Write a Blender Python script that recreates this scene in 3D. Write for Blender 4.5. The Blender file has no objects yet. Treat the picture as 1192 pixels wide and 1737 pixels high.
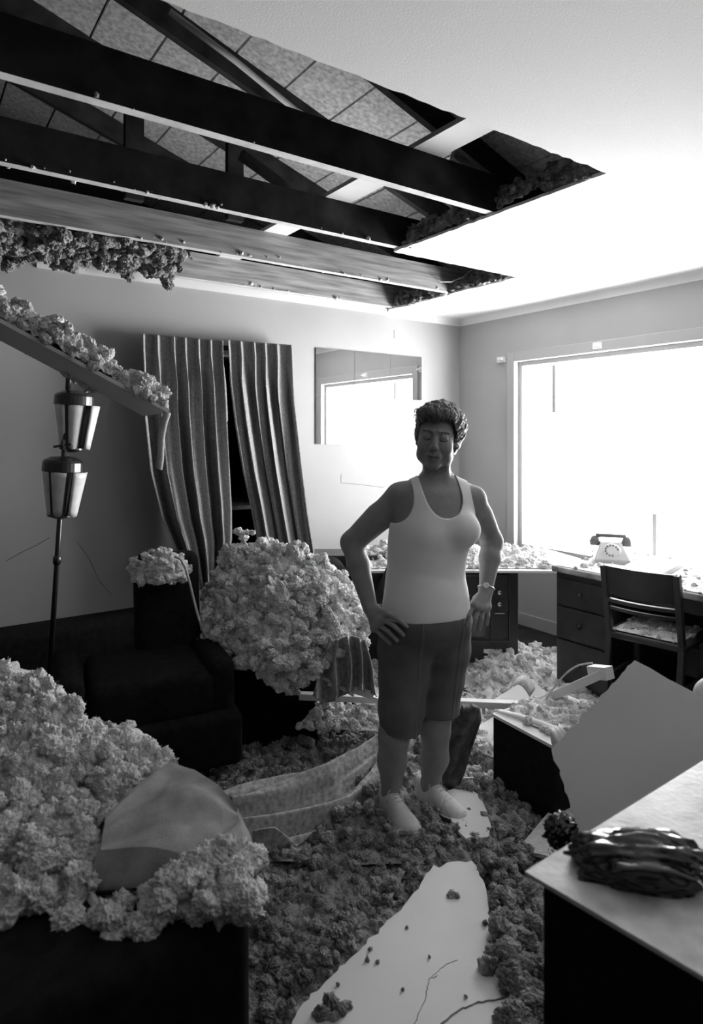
import bpy, math, random
import numpy as np
from mathutils import Vector, Matrix
R=math.radians
sc=bpy.context.scene
COL=sc.collection
# ---------------- camera, world, lights, exposure ----------------
F=1100.0; EYE=1.46; HZ=738.0; CX=596.0
cd=bpy.data.cameras.new('camera'); cam=bpy.data.objects.new('camera',cd); COL.objects.link(cam)
cam.location=(0,0,EYE); cam.rotation_euler=(R(90),0,0)
cd.sensor_fit='VERTICAL'; cd.sensor_height=36; cd.lens=F/1737*36; cd.shift_y=-(868.5-HZ)/1737; cd.clip_start=.02
cd.dof.use_dof=True; cd.dof.focus_distance=2.9; cd.dof.aperture_fstop=3.4
sc.camera=cam
sc.view_settings.view_transform='Standard'; sc.view_settings.look='None'
sc.view_settings.gamma=1; sc.view_settings.use_curve_mapping=False
sc.view_settings.exposure=0.45
GROUND_L=26; SKY_L=13
w=bpy.data.worlds.new('world'); sc.world=w; w.use_nodes=True
_n=w.node_tree; bg=_n.nodes['Background']
_tc=_n.nodes.new('ShaderNodeTexCoord'); _sx=_n.nodes.new('ShaderNodeSeparateXYZ'); _n.links.new(_tc.outputs['Generated'],_sx.inputs[0])
_mr=_n.nodes.new('ShaderNodeMapRange'); _mr.inputs[1].default_value=-.08; _mr.inputs[2].default_value=.08
_mr.inputs[3].default_value=GROUND_L; _mr.inputs[4].default_value=SKY_L     # sunlit ground below the horizon, hazy sky above
_n.links.new(_sx.outputs[2],_mr.inputs[0]); _n.links.new(_mr.outputs[0],bg.inputs[1]); bg.inputs[0].default_value=(1,1,1,1)
# room axes: corner C, U along the far wall (to the right), W along the window wall (to the camera)
ANG=R(35); CD=F*.98/194
C0=np.array([(779-CX)/F*CD,CD]); U=np.array([math.cos(ANG),math.sin(ANG)]); W=np.array([math.sin(ANG),-math.cos(ANG)])
def RM(a,b,z): p=C0+a*U+b*W; return (p[0],p[1],z)
def ab(x,y):
    d=np.array([x,y])-C0; return float(d@U),float(d@W)
def P(px,py,d): return ((px-CX)/F*d,d,EYE-(py-HZ)/F*d)
def ray(px,py): return np.array([(px-CX)/F,1.,-(py-HZ)/F])
def onplane(px,py,p0,n):
    r=ray(px,py); p0=np.array(p0)-np.array([0,0,EYE]); n=np.array(n,float); return r*(p0@n)/(r@n)+np.array([0,0,EYE])
def onB(px,py,b):    # pixel to the vertical plane at distance b from the far wall
    return onplane(px,py,(C0[0]+b*W[0],C0[1]+b*W[1],0),(W[0],W[1],0))
def onZ(px,py,z): return onplane(px,py,(0,0,z),(0,0,1))
def G(px,py,z=0): d=F*(EYE-z)/(py-HZ); return P(px,py,d)
ZC=2.44
# daylight entering by the window opening (sky light sampled through the opening)
W0,W1,WZ0,WZ1=.62,2.2,.58,2.03     # window opening along W and in height
pd=bpy.data.lights.new('window_daylight','AREA'); pl=bpy.data.objects.new('window_daylight',pd); COL.objects.link(pl)
pd.shape='RECTANGLE'; pd.size=W1-W0; pd.size_y=WZ1-WZ0; pd.cycles.is_portal=True
pl.location=RM(.12,(W0+W1)/2,(WZ0+WZ1)/2); pl.rotation_euler=(R(90),0,ANG-R(90)+R(180))
V0,V1,VZ0,VZ1=4.75,5.16,1.0,1.95     # added window beside the camera, out of view, for front fill
pd=bpy.data.lights.new('fill_daylight','AREA'); pl=bpy.data.objects.new('fill_daylight',pd); COL.objects.link(pl)
pd.shape='RECTANGLE'; pd.size=V1-V0; pd.size_y=VZ1-VZ0; pd.cycles.is_portal=True
pl.location=RM(.12,(V0+V1)/2,(VZ0+VZ1)/2); pl.rotation_euler=(R(90),0,ANG-R(90)+R(180))
# ---------------- materials ----------------
MATS={}
def mat(name,g,rough=.8,bump=0,bscale=60,var=0,vscale=6,metal=0,spec=.3,stretch=None,g2=None,trans=0,sss=0,detail=6):
    if name in MATS: return MATS[name]
    m=bpy.data.materials.new(name); m.use_nodes=True; nt=m.node_tree; b=nt.nodes['Principled BSDF']
    b.inputs['Base Color'].default_value=(g,g,g,1); b.inputs['Roughness'].default_value=rough
    b.inputs['Metallic'].default_value=metal; b.inputs['Specular IOR Level'].default_value=spec
    tc=nt.nodes.new('ShaderNodeTexCoord'); mp=nt.nodes.new('ShaderNodeMapping'); nt.links.new(tc.outputs['Object'],mp.inputs[0])
    if stretch: mp.inputs['Scale'].default_value=stretch
    if var or g2 is not None:
        n=nt.nodes.new('ShaderNodeTexNoise'); n.inputs['Scale'].default_value=vscale; n.inputs['Detail'].default_value=detail
        nt.links.new(mp.outputs[0],n.inputs['Vector'])
        r=nt.nodes.new('ShaderNodeMapRange'); r.inputs[1].default_value=.3; r.inputs[2].default_value=.7
        lo,hi=(g-var,g+var) if g2 is None else (g,g2)
        r.inputs[3].default_value=max(lo,.004); r.inputs[4].default_value=hi
        nt.links.new(n.outputs[0],r.inputs[0]); nt.links.new(r.outputs[0],b.inputs['Base Color'])
    if bump:
        n=nt.nodes.new('ShaderNodeTexNoise'); n.inputs['Scale'].default_value=bscale; n.inputs['Detail'].default_value=detail
        nt.links.new(mp.outputs[0],n.inputs['Vector'])
        bp=nt.nodes.new('ShaderNodeBump'); bp.inputs['Strength'].default_value=1; bp.inputs['Distance'].default_value=bump
        nt.links.new(n.outputs[0],bp.inputs['Height']); nt.links.new(bp.outputs[0],b.inputs['Normal'])
    MATS[name]=m; return m
def glass(name):
    m=bpy.data.materials.new(name); m.use_nodes=True; nt=m.node_tree; b=nt.nodes['Principled BSDF']
    tr=nt.nodes.new('ShaderNodeBsdfTransparent'); gl=nt.nodes.new('ShaderNodeBsdfGlossy'); gl.inputs['Roughness'].default_value=.02
    mx=nt.nodes.new('ShaderNodeMixShader'); mx.inputs[0].default_value=.06
    nt.links.new(tr.outputs[0],mx.inputs[1]); nt.links.new(gl.outputs[0],mx.inputs[2])
    nt.links.new(mx.outputs[0],nt.nodes['Material Output'].inputs[0]); nt.nodes.remove(b); MATS[name]=m; return m
M_wall=mat('wall_paint',.40,.85,.0006,300,.02,2)
M_ceil=mat('ceiling_paint',.80,.9,.0008,220,.015,1.5)
M_floor=mat('floor_carpet',.03,1,.004,250,.012,8,spec=.1)
M_trim=mat('trim_paint',.42,.5)
M_wood=mat('raw_lumber',.17,.8,.0006,30,g2=.42,vscale=7)
def grain(m):
    nt=m.node_tree; mp=[n for n in nt.nodes if n.type=='MAPPING'][0]; mp.vector_type='TEXTURE'
    mp.inputs['Rotation'].default_value=(0,0,ANG); mp.inputs['Scale'].default_value=(2.2,.16,.16)
grain(M_wood)
M_woodk=mat('dark_lumber',.02,.95,.0006,30,g2=.05,vscale=9,spec=.1)  # near-black lumber; on the two nearer joists it carries their shade
M_sheath=mat('sheathing',.34,.9,.001,60,g2=.74,vscale=38,detail=10)
M_ins=mat('insulation',.62,1,.006,190,g2=.88,vscale=45,spec=.05,detail=10)
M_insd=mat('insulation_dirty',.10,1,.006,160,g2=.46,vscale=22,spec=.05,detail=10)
M_dry=mat('plasterboard',.76,.9,.0003,300,.03,4)
M_dryg=mat('plasterboard_core',.55,1,.003,200,.08,60)
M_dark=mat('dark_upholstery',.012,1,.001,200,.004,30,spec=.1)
M_darkwood=mat('dark_wood',.028,.38,.0004,40,g2=.05,vscale=14,spec=.45)
M_black=mat('black_metal',.015,.35,spec=.5)
M_brass=mat('lamp_metal',.10,.3,metal=.8)
M_skin=mat('skin',.29,.55,.0008,160,.02,30,spec=.3)
M_lip=mat('lip',.15,.5); M_browshade=mat('brow',.06,.9)  # brow tone also paints the shade of nostrils and mouth line
M_hair=mat('hair',.06,.45,.003,120,.02,40,spec=.5,stretch=(1,1,.35))
M_tank=mat('cotton_knit',.90,.95,.0008,420,.02,12)
M_short=mat('shorts_fabric',.13,.95,.0006,500,.02,12)
M_shoe=mat('shoe_leather',.62,.5,.0006,80,.04,25,spec=.4)
M_sole=mat('shoe_sole',.05,.8)
M_curt=mat('curtain_fabric',.18,.9,.0012,340,g2=.42,vscale=160,stretch=(1,1,.5))
M_white=mat('white_paint',.75,.5)
M_paper=mat('paper',.72,.8,.0005,80)
M_plastic=mat('black_plastic',.012,.16,.004,28,spec=.8,detail=3)
M_glass=glass('window_glass')
M_mirror=mat('mirror_silver',.93,.01,metal=1)
M_milk=mat('milk_glass',.7,.35,.0015,30,g2=.9,vscale=18,spec=.5)
# ---------------- mesh helpers ----------------
def tag(o,label=None,cat=None,group=None,kind=None):
    if label: o['label']=label
    if cat: o['category']=cat
    if group: o['group']=group
    if kind: o['kind']=kind
    return o
def empty(name,loc,label=None,cat=None,group=None,rz=0):
    o=bpy.data.objects.new(name,None); COL.objects.link(o); o.location=loc; o.rotation_euler=(0,0,rz); o.empty_display_size=.05
    return tag(o,label,cat,group)
def link(name,V,Fc,m,parent=None,smooth=False,mi=None):
    me=bpy.data.meshes.new(name)
    V=np.asarray(V,dtype=np.float32)
    if isinstance(Fc,np.ndarray) and Fc.ndim==2:
        n,k=Fc.shape
        me.vertices.add(len(V)); me.vertices.foreach_set('co',V.ravel())
        me.loops.add(n*k); me.loops.foreach_set('vertex_index',Fc.astype(np.int32).ravel())
        me.polygons.add(n); me.polygons.foreach_set('loop_start',np.arange(0,n*k,k,dtype=np.int32))
        me.polygons.foreach_set('loop_total',np.full(n,k,dtype=np.int32)); me.update(calc_edges=True)
    else:
        me.from_pydata([tuple(map(float,v)) for v in V],[],[tuple(map(int,f)) for f in Fc]); me.update()
    ms=m if isinstance(m,(list,tuple)) else [m]
    for x in ms: me.materials.append(x)
    if mi is not None: me.polygons.foreach_set('material_index',np.asarray(mi,dtype=np.int32))
    if smooth: me.polygons.foreach_set('use_smooth',np.ones(len(me.polygons),dtype=bool))
    o=bpy.data.objects.new(name,me); COL.objects.link(o)
    if parent is not None:
        o.parent=parent
        pm=Matrix.Identity(4) if parent.type=='MESH' else Matrix.Translation(parent.location)@parent.rotation_euler.to_matrix().to_4x4()
        o.matrix_parent_inverse=pm.inverted()
    return o
class MB:
    def __init__(s): s.v=[]; s.f=[]
    def xf(s,M,t): V=np.array(s.v)@np.array(M).T+np.array(t); s.v=[tuple(p) for p in V]; return s
    def add(s,V,Fc):
        n=len(s.v); s.v+= [tuple(map(float,p)) for p in V]; s.f+=[tuple(int(i)+n for i in f) for f in Fc]; return s
    def box(s,c,size,M=None):
        x,y,z=[k/2 for k in size]; c=np.array(c,float)
        pts=np.array([(i*x,j*y,k*z) for i in(-1,1) for j in(-1,1) for k in(-1,1)])
        if M is not None: pts=pts@np.array(M).T
        return s.add(pts+c,[(0,1,3,2),(4,6,7,5),(0,4,5,1),(2,3,7,6),(0,2,6,4),(1,5,7,3)])
    def rbox(s,a0,a1,b0,b1,z0,z1):       # box in room axes
        pts=[RM(a,b,z) for a in(a0,a1) for b in(b0,b1) for z in(z0,z1)]
        return s.add(pts,[(0,1,3,2),(4,6,7,5),(0,4,5,1),(2,3,7,6),(0,2,6,4),(1,5,7,3)])
    def beam(s,p,q,w,h,up=(0,0,1)):      # bar from p to q, width w, height h
        p=np.array(p,float); q=np.array(q,float); d=q-p; L=np.linalg.norm(d); d/=L
        r=np.cross(d,up); r/=np.linalg.norm(r); n=np.cross(r,d)
        return s.box((p+q)/2,(L,w,h),np.array([d,r,n]).T)
    def slab(s,pts,th,nrm=None):          # polygon outline (3d, planar) extruded by th
        pts=np.array(pts,float)
        if nrm is None:
            nrm=np.zeros(3)
            for i in range(len(pts)): nrm+=np.cross(pts[i],pts[(i+1)%len(pts)])
        nrm=np.array(nrm,float); nrm/=np.linalg.norm(nrm); n=len(pts)
        V=np.vstack([pts,pts-nrm*th])
        return s.add(V,[tuple(range(n)),tuple(range(2*n-1,n-1,-1))]+[(i,n+i,n+(i+1)%n,(i+1)%n) for i in range(n)])
    def tube(s,path,rad,n=10,cap=True,squash=None):
        path=np.array(path,float); k=len(path); rad=np.broadcast_to(rad,(k,)); V=[]; up=np.array([0,0,1.])
        t=np.gradient(path,axis=0); t/=np.linalg.norm(t,axis=1)[:,None]+1e-9
        r=np.cross(t[0],up)
        if np.linalg.norm(r)<.1: r=np.cross(t[0],(1,0,0))
        for i in range(k):
            r=r-t[i]*(r@t[i]); r/=np.linalg.norm(r); b=np.cross(t[i],r)
            for j in range(n):
                a=2*math.pi*j/n; V.append(path[i]+rad[i]*(math.cos(a)*r+math.sin(a)*b*(squash or 1)))
        Fc=[(i*n+j,i*n+(j+1)%n,(i+1)*n+(j+1)%n,(i+1)*n+j) for i in range(k-1) for j in range(n)]
        if cap: Fc+=[tuple(range(n-1,-1,-1)),tuple((k-1)*n+j for j in range(n))]
        return s.add(V,Fc)
    def lathe(s,prof,c=(0,0,0),n=24,sx=1,sy=1,M=None):    # prof: (r,z)
        V=[]; k=len(prof)
        for r_,z in prof:
            for j in range(n):
                a=2*math.pi*j/n; V.append((r_*sx*math.cos(a),r_*sy*math.sin(a),z))
        V=np.array(V)
        if M is not None: V=V@np.array(M).T
        Fc=[(i*n+j,i*n+(j+1)%n,(i+1)*n+(j+1)%n,(i+1)*n+j) for i in range(k-1) for j in range(n)]
        Fc+=[tuple(range(n-1,-1,-1)),tuple((k-1)*n+j for j in range(n))]
        return s.add(V+np.array(c),Fc)
    def build(s,name,m,parent=None,smooth=False,bevel=0):
        o=link(name,s.v,s.f,m,parent,smooth)
        if bevel:
            b=o.modifiers.new('bevel','BEVEL'); b.width=bevel; b.segments=2; b.limit_method='ANGLE'
        return o
def rotM(ax,ang):
    return np.array(Matrix.Rotation(ang,3,Vector(ax)))
def struct(o): o['kind']='structure'; return o
# ---------------- noise ----------------
_rs=np.random.RandomState(7); _perm=_rs.permutation(256); _perm=np.concatenate([_perm,_perm,_perm]); _gr=_rs.normal(size=(256,3)); _gr/=np.linalg.norm(_gr,axis=1)[:,None]
def pnoise(p):
    p=np.asarray(p,dtype=np.float64); i=np.floor(p).astype(int); f=p-i; i&=255
    u=f*f*f*(f*(f*6-15)+10); out=np.zeros(len(p))
    for dx in(0,1):
        for dy in(0,1):
            for dz in(0,1):
                h=_perm[_perm[_perm[(i[:,0]+dx)&255]+((i[:,1]+dy)&255)]+((i[:,2]+dz)&255)]
                g=_gr[h&255]; d=(g*(f-np.array([dx,dy,dz]))).sum(1)
                w_=(u[:,0] if dx else 1-u[:,0])*(u[:,1] if dy else 1-u[:,1])*(u[:,2] if dz else 1-u[:,2]); out+=w_*d
    return out
def fbm(p,o=4,bil=False):
    p=np.asarray(p,float); s=0; a=1; t=0
    for k in range(o):
        n=pnoise(p*(2.03**k)+k*17.3); n=np.abs(n)*2-.35 if bil else n; s=s+a*n; t+=a; a*=.55
    return s/t*1.6
# ---------------- fluffy clumps ----------------
def _ico(sub):
    import bmesh
    bm=bmesh.new(); bmesh.ops.create_icosphere(bm,subdivisions=sub,radius=1)
    V=np.array([v.co[:] for v in bm.verts]); Fc=np.array([[v.index for v in f.verts] for f in bm.faces]); bm.free(); return V,Fc
_iv,_if=_ico(4)
CL=[]
for k in range(8):
    CL.append(_iv*(1+.55*fbm(_iv*1.4+k*9,3)+.28*fbm(_iv*2.3+k*5,2,True)+.16*fbm(_iv*4.5+k*3,2,True))[:,None]*np.array([1.1,.9,.8]))
_iv3,_if3=_ico(3); CL3=[_iv3*(1+.6*fbm(_iv3*1.4+k*9,2)+.6*fbm(_iv3*3.5+k*5,2,True))[:,None]*np.array([1,1,.8]) for k in range(8)]
_iv5,_if5=_ico(5); CL5=[_iv5*(1+.55*fbm(_iv5*1.4+k*9,3)+.26*fbm(_iv5*2.4+k*5,2,True)+.16*fbm(_iv5*6+k*3,3,True))[:,None]*np.array([1.1,.9,.8]) for k in range(5)]
def fibres(pts,nrm,n,rng,L=(.010,.028),wd=.00035):
    i=rng.randint(len(pts),size=n); p=pts[i]; d=nrm[i]*.55+rng.normal(size=(n,3))*.55; d/=np.linalg.norm(d,axis=1)[:,None]
    q=rng.normal(size=(n,3)); s=np.cross(d,q); s/=np.linalg.norm(s,axis=1)[:,None]+1e-9; c=np.cross(s,d)
    l=(L[0]+(L[1]-L[0])*rng.rand(n)**2)[:,None]; V=[]
    for t,w_ in ((-.15,1),(.3,1),(.65,.8),(1,.2)):
        m=p+d*l*t+c*l*.8*t*t; V+= [m+s*wd*w_,m-s*wd*w_]
    V=np.stack(V,1); Fq=[]
    b0=np.arange(n)*8
    for k in range(3): Fq.append(np.stack([b0+2*k,b0+2*k+1,b0+2*k+3,b0+2*k+2],1))
    Fq=np.vstack(Fq); T=np.vstack([Fq[:,[0,1,2]],Fq[:,[0,2,3]]]); return V.reshape(-1,3),T
def clumps(pts,sizes,rng,big=.011):
    Vs=[];Fs=[];n=0
    for p,s in zip(pts,sizes):
        hi=s>big; V,Fc=(CL5[rng.randint(5)],_if5) if s>.023 else ((CL if hi else CL3)[rng.randint(8)],_if if hi else _if3)
        a,b,c=rng.rand(3)*6.28; 
        M=np.array(Matrix.Rotation(a,3,'Z')@Matrix.Rotation(b*.25,3,'X')@Matrix.Rotation(c,3,'Z'))
        Vs.append(V@M.T*s*(.8+.4*rng.rand())+p); Fs.append(Fc+n); n+=len(V)
    return Vs,Fs,n
def grid_faces(n,m):
    i=np.arange(n-1)[:,None]*m+np.arange(m-1)[None]; i=i.ravel(); return np.stack([i,i+m,i+m+1,i+1],1)
def fluff_patch(name,S,m,parent=None,amp=.03,freq=9,nclump=200,csize=(.012,.04),seed=0,mask=None,nrm=None,fine=1,cmask=None,fade=True,fib=None,fl=(.005,.016)):
    """S: (n,k,3) grid of a surface; displaced along its normal with billowing noise, plus clumps scattered on it"""
    rng=np.random.RandomState(seed); n,k,_=S.shape
    du=np.gradient(S,axis=0); dv=np.gradient(S,axis=1); N=np.cross(dv,du); N/=np.linalg.norm(N,axis=2)[...,None]+1e-9
    if nrm is not None:
        flip=(N@np.array(nrm))<0; N[flip]*=-1
    p=S.reshape(-1,3)
    d=amp*(1.2*fbm(p*freq*.45+seed*2,2)+.8*fbm(p*freq+seed,2)+.5*fbm(p*freq*1.7+seed,2,True)+.7*fbm(p*freq*4+seed*3,3,True)*fine)
    e=np.ones((n,k))
    if fade:
        iu=np.minimum(np.arange(n),n-1-np.arange(n))/(.08*n+1); iv=np.minimum(np.arange(k),k-1-np.arange(k))/(.08*k+1)
        e=np.clip(iu,0,1)[:,None]*np.clip(iv,0,1)[None]; 
    wob=np.stack([pnoise(p*freq*2+31),pnoise(p*freq*2+57),pnoise(p*freq*2+91)],1)*amp*.9
    Q=p+N.reshape(-1,3)*(d*e.ravel())[:,None]+wob*e.ravel()[:,None]
    Fq=grid_faces(n,k)
    if mask is not None:
        keep=mask[:-1,:-1].ravel(); Fq=Fq[keep]
    T=np.vstack([Fq[:,[0,1,2]],Fq[:,[0,2,3]]])
    ok=np.ones(n*k,bool) if mask is None else mask.ravel()
    if cmask is not None: ok&=cmask.ravel()
    idx=rng.choice(np.flatnonzero(ok),nclump) if nclump else []
    sz=csize[0]+(csize[1]-csize[0])*rng.rand(len(idx))**2
    Vs,Fs,nn=clumps(Q[idx]+0.2*sz[:,None]*N.reshape(-1,3)[idx] if len(idx) else [],sz,rng)
    V=np.vstack([Q]+Vs); Fc=np.vstack([T]+[f+len(Q) for f in Fs])
    nfb=fib if fib is not None else nclump*5
    if nfb:
        okN=np.flatnonzero(ok); P2=[Q[okN]]; N2=[N.reshape(-1,3)[okN]]
        if Vs:
            cc=np.vstack([v[::9] for v in Vs]); ct=np.vstack([np.repeat(v.mean(0)[None],len(v[::9]),0) for v in Vs]); P2.append(cc); nn_=cc-ct; N2.append(nn_/(np.linalg.norm(nn_,axis=1)[:,None]+1e-9))
        fv,ft=fibres(np.vstack(P2),np.vstack(N2),nfb,rng,fl); ft=ft+len(V); V=np.vstack([V,fv]); Fc=np.vstack([Fc,ft])
    o=link(name,V,Fc,m,parent,smooth=True)
    return o

M_joistlit=mat('lumber_lit_edge',.55,.9,.0006,60,g2=.8,vscale=12)  # pale tone for joist undersides, bounced light put into the colour

M_drape=mat('drape_cloth',.22,.9,.001,300,g2=.5,vscale=60)
# ---------------- room shell ----------------
AL,BF=-5.3,6.2      # left wall, wall behind the camera
TH=.14
M_unseenwall=mat('dark_unseen_wall',.05,.6,.001,20,g2=.09,vscale=10,stretch=(1,1,.1))  # unseen walls made dark to keep bounced light off the left side
# floor
struct(MB().rbox(AL-TH,TH,-TH,BF+TH,-.12,0).build('floor',M_floor))
# ceiling with the torn opening (two missing board rows)
H0,H1,H2=.07,1.31,2.58; A1,A2=-.79,-1.77; AX=-4.6
cb=MB()
def jag(a0,b0,a1,b1,n=26,amp=.012,seed=1):
    t=np.linspace(0,1,n); rr=np.random.RandomState(seed); j=rr.normal(size=n)*amp; j[0]=j[-1]=0
    L=math.hypot(a1-a0,b1-b0); na,nb=-(b1-b0)/L,(a1-a0)/L
    return [(a0+(a1-a0)*x+na*y,b0+(b1-b0)*x+nb*y) for x,y in zip(t,j)]
def cpoly(pts,z0=ZC,th=.013):
    V=[RM(a,b,z0) for a,b in pts]; cb.slab(V,-th,(0,0,1))
e1=jag(A1,.0,A1,H1,20,.009,3); e2=jag(A1,H1,A2,H1,30,.003,4); e3=jag(A2,H1,A2,H2,40,.003,5); e4=jag(A2,H2,AX,H2,90,.0025,6)
cpoly([(TH,-TH),(TH,H1),(A1,H1)][::1]+e1[::-1][1:]+[(A1,-TH)])
cpoly([(TH,H1),(TH,H2),(A2,H2)]+e3[::-1][1:]+e2[::-1][1:])
cpoly([(TH,H2),(TH,BF+TH),(AL-TH,BF+TH),(AL-TH,H2),(AX,H2)]+e4[::-1][1:])
cpoly([(AX,-TH),(AX,H2),(AL-TH,H2),(AL-TH,-TH)])
struct(cb.build('ceiling',M_ceil))
# walls
_q=onB(300,700,0); QL=-ab(_q[0],_q[1])[0]; _q=onB(480,700,0); QR=-ab(_q[0],_q[1])[0]
struct(MB().rbox(AL-TH,-QL,-TH,0,0,ZC).rbox(-QR,0,-TH,0,0,ZC).rbox(-QL,-QR,-TH,0,2.0,ZC).rbox(-QL,-QR,-TH,0,0,.45).build('wall_back',M_wall))
wr=MB().rbox(0,TH,-TH,W0,0,ZC).rbox(0,TH,W1,V0,0,ZC).rbox(0,TH,V1,BF+TH,0,ZC).rbox(0,TH,W0,W1,WZ1,ZC).rbox(0,TH,W0,W1,0,WZ0).rbox(0,TH,V0,V1,VZ1,ZC).rbox(0,TH,V0,V1,0,VZ0)
struct(wr.build('wall_right',M_wall))
struct(MB().rbox(AL-TH,AL,0,BF,0,ZC).build('wall_left',M_unseenwall))
struct(MB().rbox(AL-TH,TH,BF,BF+TH,0,ZC).build('wall_front',M_unseenwall))
# alcove behind the curtains
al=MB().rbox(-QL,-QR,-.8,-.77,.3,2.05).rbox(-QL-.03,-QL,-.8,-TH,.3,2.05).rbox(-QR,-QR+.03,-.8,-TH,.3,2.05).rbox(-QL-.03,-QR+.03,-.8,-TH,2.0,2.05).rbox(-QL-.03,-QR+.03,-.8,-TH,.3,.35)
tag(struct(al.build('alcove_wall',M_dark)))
# cove moulding along the ceiling of the two walls
def cove(a0,b0,a1,b1,ia,ib,name,r=.05):
    V=[];n=8
    for (a,b) in((a0,b0),(a1,b1)):
        V.append(RM(a,b,ZC-.0))
        for k in range(n+1):
            t=math.pi/2*k/n; x=r*(1-math.sin(t)); y=r*(1-math.cos(t))
            V.append(RM(a+ia*x,b+ib*x,ZC-y))
        # profile: concave quarter
    m=n+2; Fc=[(i,i+1,m+i+1,m+i) for i in range(m-1)]+[(m-1,0,m,2*m-1),tuple(range(m)),tuple(range(2*m-1,m-1,-1))]
    return struct(link(name,V,Fc,M_ceil,smooth=False))
cove(0,0,0,BF,-1,0,'trim_1')
cove(A1,0,0,0,0,1,'trim_2')
struct(MB().rbox(-3.3,A1,0,.012,ZC-.035,ZC+.02).build('trim_3',M_white))
struct(MB().rbox(-1.65,0,0,.015,0,.09).build('baseboard_back',M_trim))
struct(MB().rbox(-.015,0,.02,BF,0,.09).build('baseboard_right',M_trim))
# hairline splits in the far wall board
ck=MB()
def crack(pts,w=.0025):
    V=[RM(a,.002,z) for a,z in pts]
    ck.tube(V,w*.6,4)
def bw(px,py):   # pixel to far-wall point
    k=(px-CX)/F; s=(C0[0]-k*C0[1])/(U[0]-k*U[1]); d=C0[1]-s*U[1]; return -s,EYE-(py-HZ)/F*d
for pts in ([(578,805),(578,819),(612,822),(650,827)],[(668,560),(668,574)],[(130,918),(150,945),(168,985),(190,1010)],[(10,952),(40,935),(62,925),(84,912)],[(380,480),(380,497)],[(540,497),(540,508)]):
    crack([bw(*p) for p in pts],.0016)
tag(ck.build('wall_crack',M_woodk),kind='structure')
# ---------------- window ----------------
win=empty('window_1',RM(0,(W0+W1)/2,WZ0)); win['kind']='structure'
fr=MB(); c=.075
fr.rbox(-.022,.0,W0-c,W0,WZ0-.03,WZ1+c).rbox(-.022,.0,W1,W1+c,WZ0-.03,WZ1+c).rbox(-.022,0,W0,W1,WZ1,WZ1+c)
fr.build('window_casing',M_trim,win,bevel=.004)
f2=MB(); t=.035
f2.rbox(.03,.08,W0,W0+t,WZ0,WZ1).rbox(.03,.08,W1-t,W1,WZ0,WZ1).rbox(.03,.08,W0+t,W1-t,WZ1-t,WZ1).rbox(.03,.08,W0+t,W1-t,WZ0,WZ0+t)
f2.build('window_frame',M_trim,win,bevel=.003)
MB().rbox(-.05,.03,W0-c,W1+c,WZ0-.03,WZ0).build('window_sill',M_trim,win)
MB().rbox(.052,.056,W0+t,W1-t,WZ0+t,WZ1-t).build('window_pane',M_glass,win)
w2=empty('fill_window',RM(0,(V0+V1)/2,VZ0)); w2['kind']='structure'  # added side window, never in view, there to fill from the front
MB().rbox(-.02,0,V0-.07,V0,VZ0-.07,VZ1+.07).rbox(-.02,0,V1,V1+.07,VZ0-.07,VZ1+.07).rbox(-.02,0,V0,V1,VZ1,VZ1+.07).rbox(-.02,0,V0,V1,VZ0-.07,VZ0).build('window_casing',M_trim,w2)
MB().rbox(.052,.056,V0,V1,VZ0,VZ1).build('window_pane',M_glass,w2)
# ---------------- attic ----------------
JB=ZC+.013; JH=.165; JT=.042
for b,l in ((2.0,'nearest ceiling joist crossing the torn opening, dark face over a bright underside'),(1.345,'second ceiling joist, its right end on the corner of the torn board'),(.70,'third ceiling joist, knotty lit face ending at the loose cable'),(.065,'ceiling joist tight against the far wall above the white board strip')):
    m=MB().rbox(AX-.6,-.0,b-JT/2,b+JT/2,JB,JB+JH).build('ceiling_joist',M_wood if b<1 else M_woodk,bevel=0)  # nearer joists coloured as shaded, farther ones as lit wood
    m.data.materials.append(M_joistlit)
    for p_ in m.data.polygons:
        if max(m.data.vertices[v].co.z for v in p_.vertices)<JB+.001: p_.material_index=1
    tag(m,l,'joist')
def zr(a): return ZC+.25-.33*a
# roof rafters and sheathing
k=0
for b in (-.5,.17,.81,1.45,2.09,2.73,3.4):
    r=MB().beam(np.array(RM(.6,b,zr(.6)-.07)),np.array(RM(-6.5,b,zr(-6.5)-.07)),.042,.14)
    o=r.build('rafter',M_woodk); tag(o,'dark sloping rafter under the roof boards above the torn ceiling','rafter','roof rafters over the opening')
sh=MB(); a=.8; s_=1/math.hypot(1,.33)
while a>-6.6:
    a0=a-.285
    pts=[RM(a,-1.5,zr(a)),RM(a,4.2,zr(a)),RM(a0,4.2,zr(a0)),RM(a0,-1.5,zr(a0))]
    sh.slab(pts,-.02,(0,0,1)); a=a0-.012
sh=sh.build('roof_boarding',M_sheath); struct(sh)
rc=MB(); 
rc.slab([RM(1,-1.6,zr(1)+.05),RM(1,BF+.3,zr(1)+.05),RM(-6.8,BF+.3,zr(-6.8)+.05),RM(-6.8,-1.6,zr(-6.8)+.05)],-.02,(0,0,1))
rc.rbox(-6.8,.14,-1.6,-1.55,ZC,5.2).rbox(-6.8,.14,BF+.14,BF+.2,ZC,5.2).rbox(-6.85,-6.8,-1.6,BF+.2,ZC,5.2).rbox(.14,.18,-1.6,BF+.2,ZC,2.9)
rc.rbox(-6.8,.14,-1.6,-TH,ZC-.02,ZC).rbox(-6.8,AL-TH,-TH,BF,ZC-.02,ZC)
struct(rc.build('roof_cover',mat('roof_felt',.03,1)))
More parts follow.
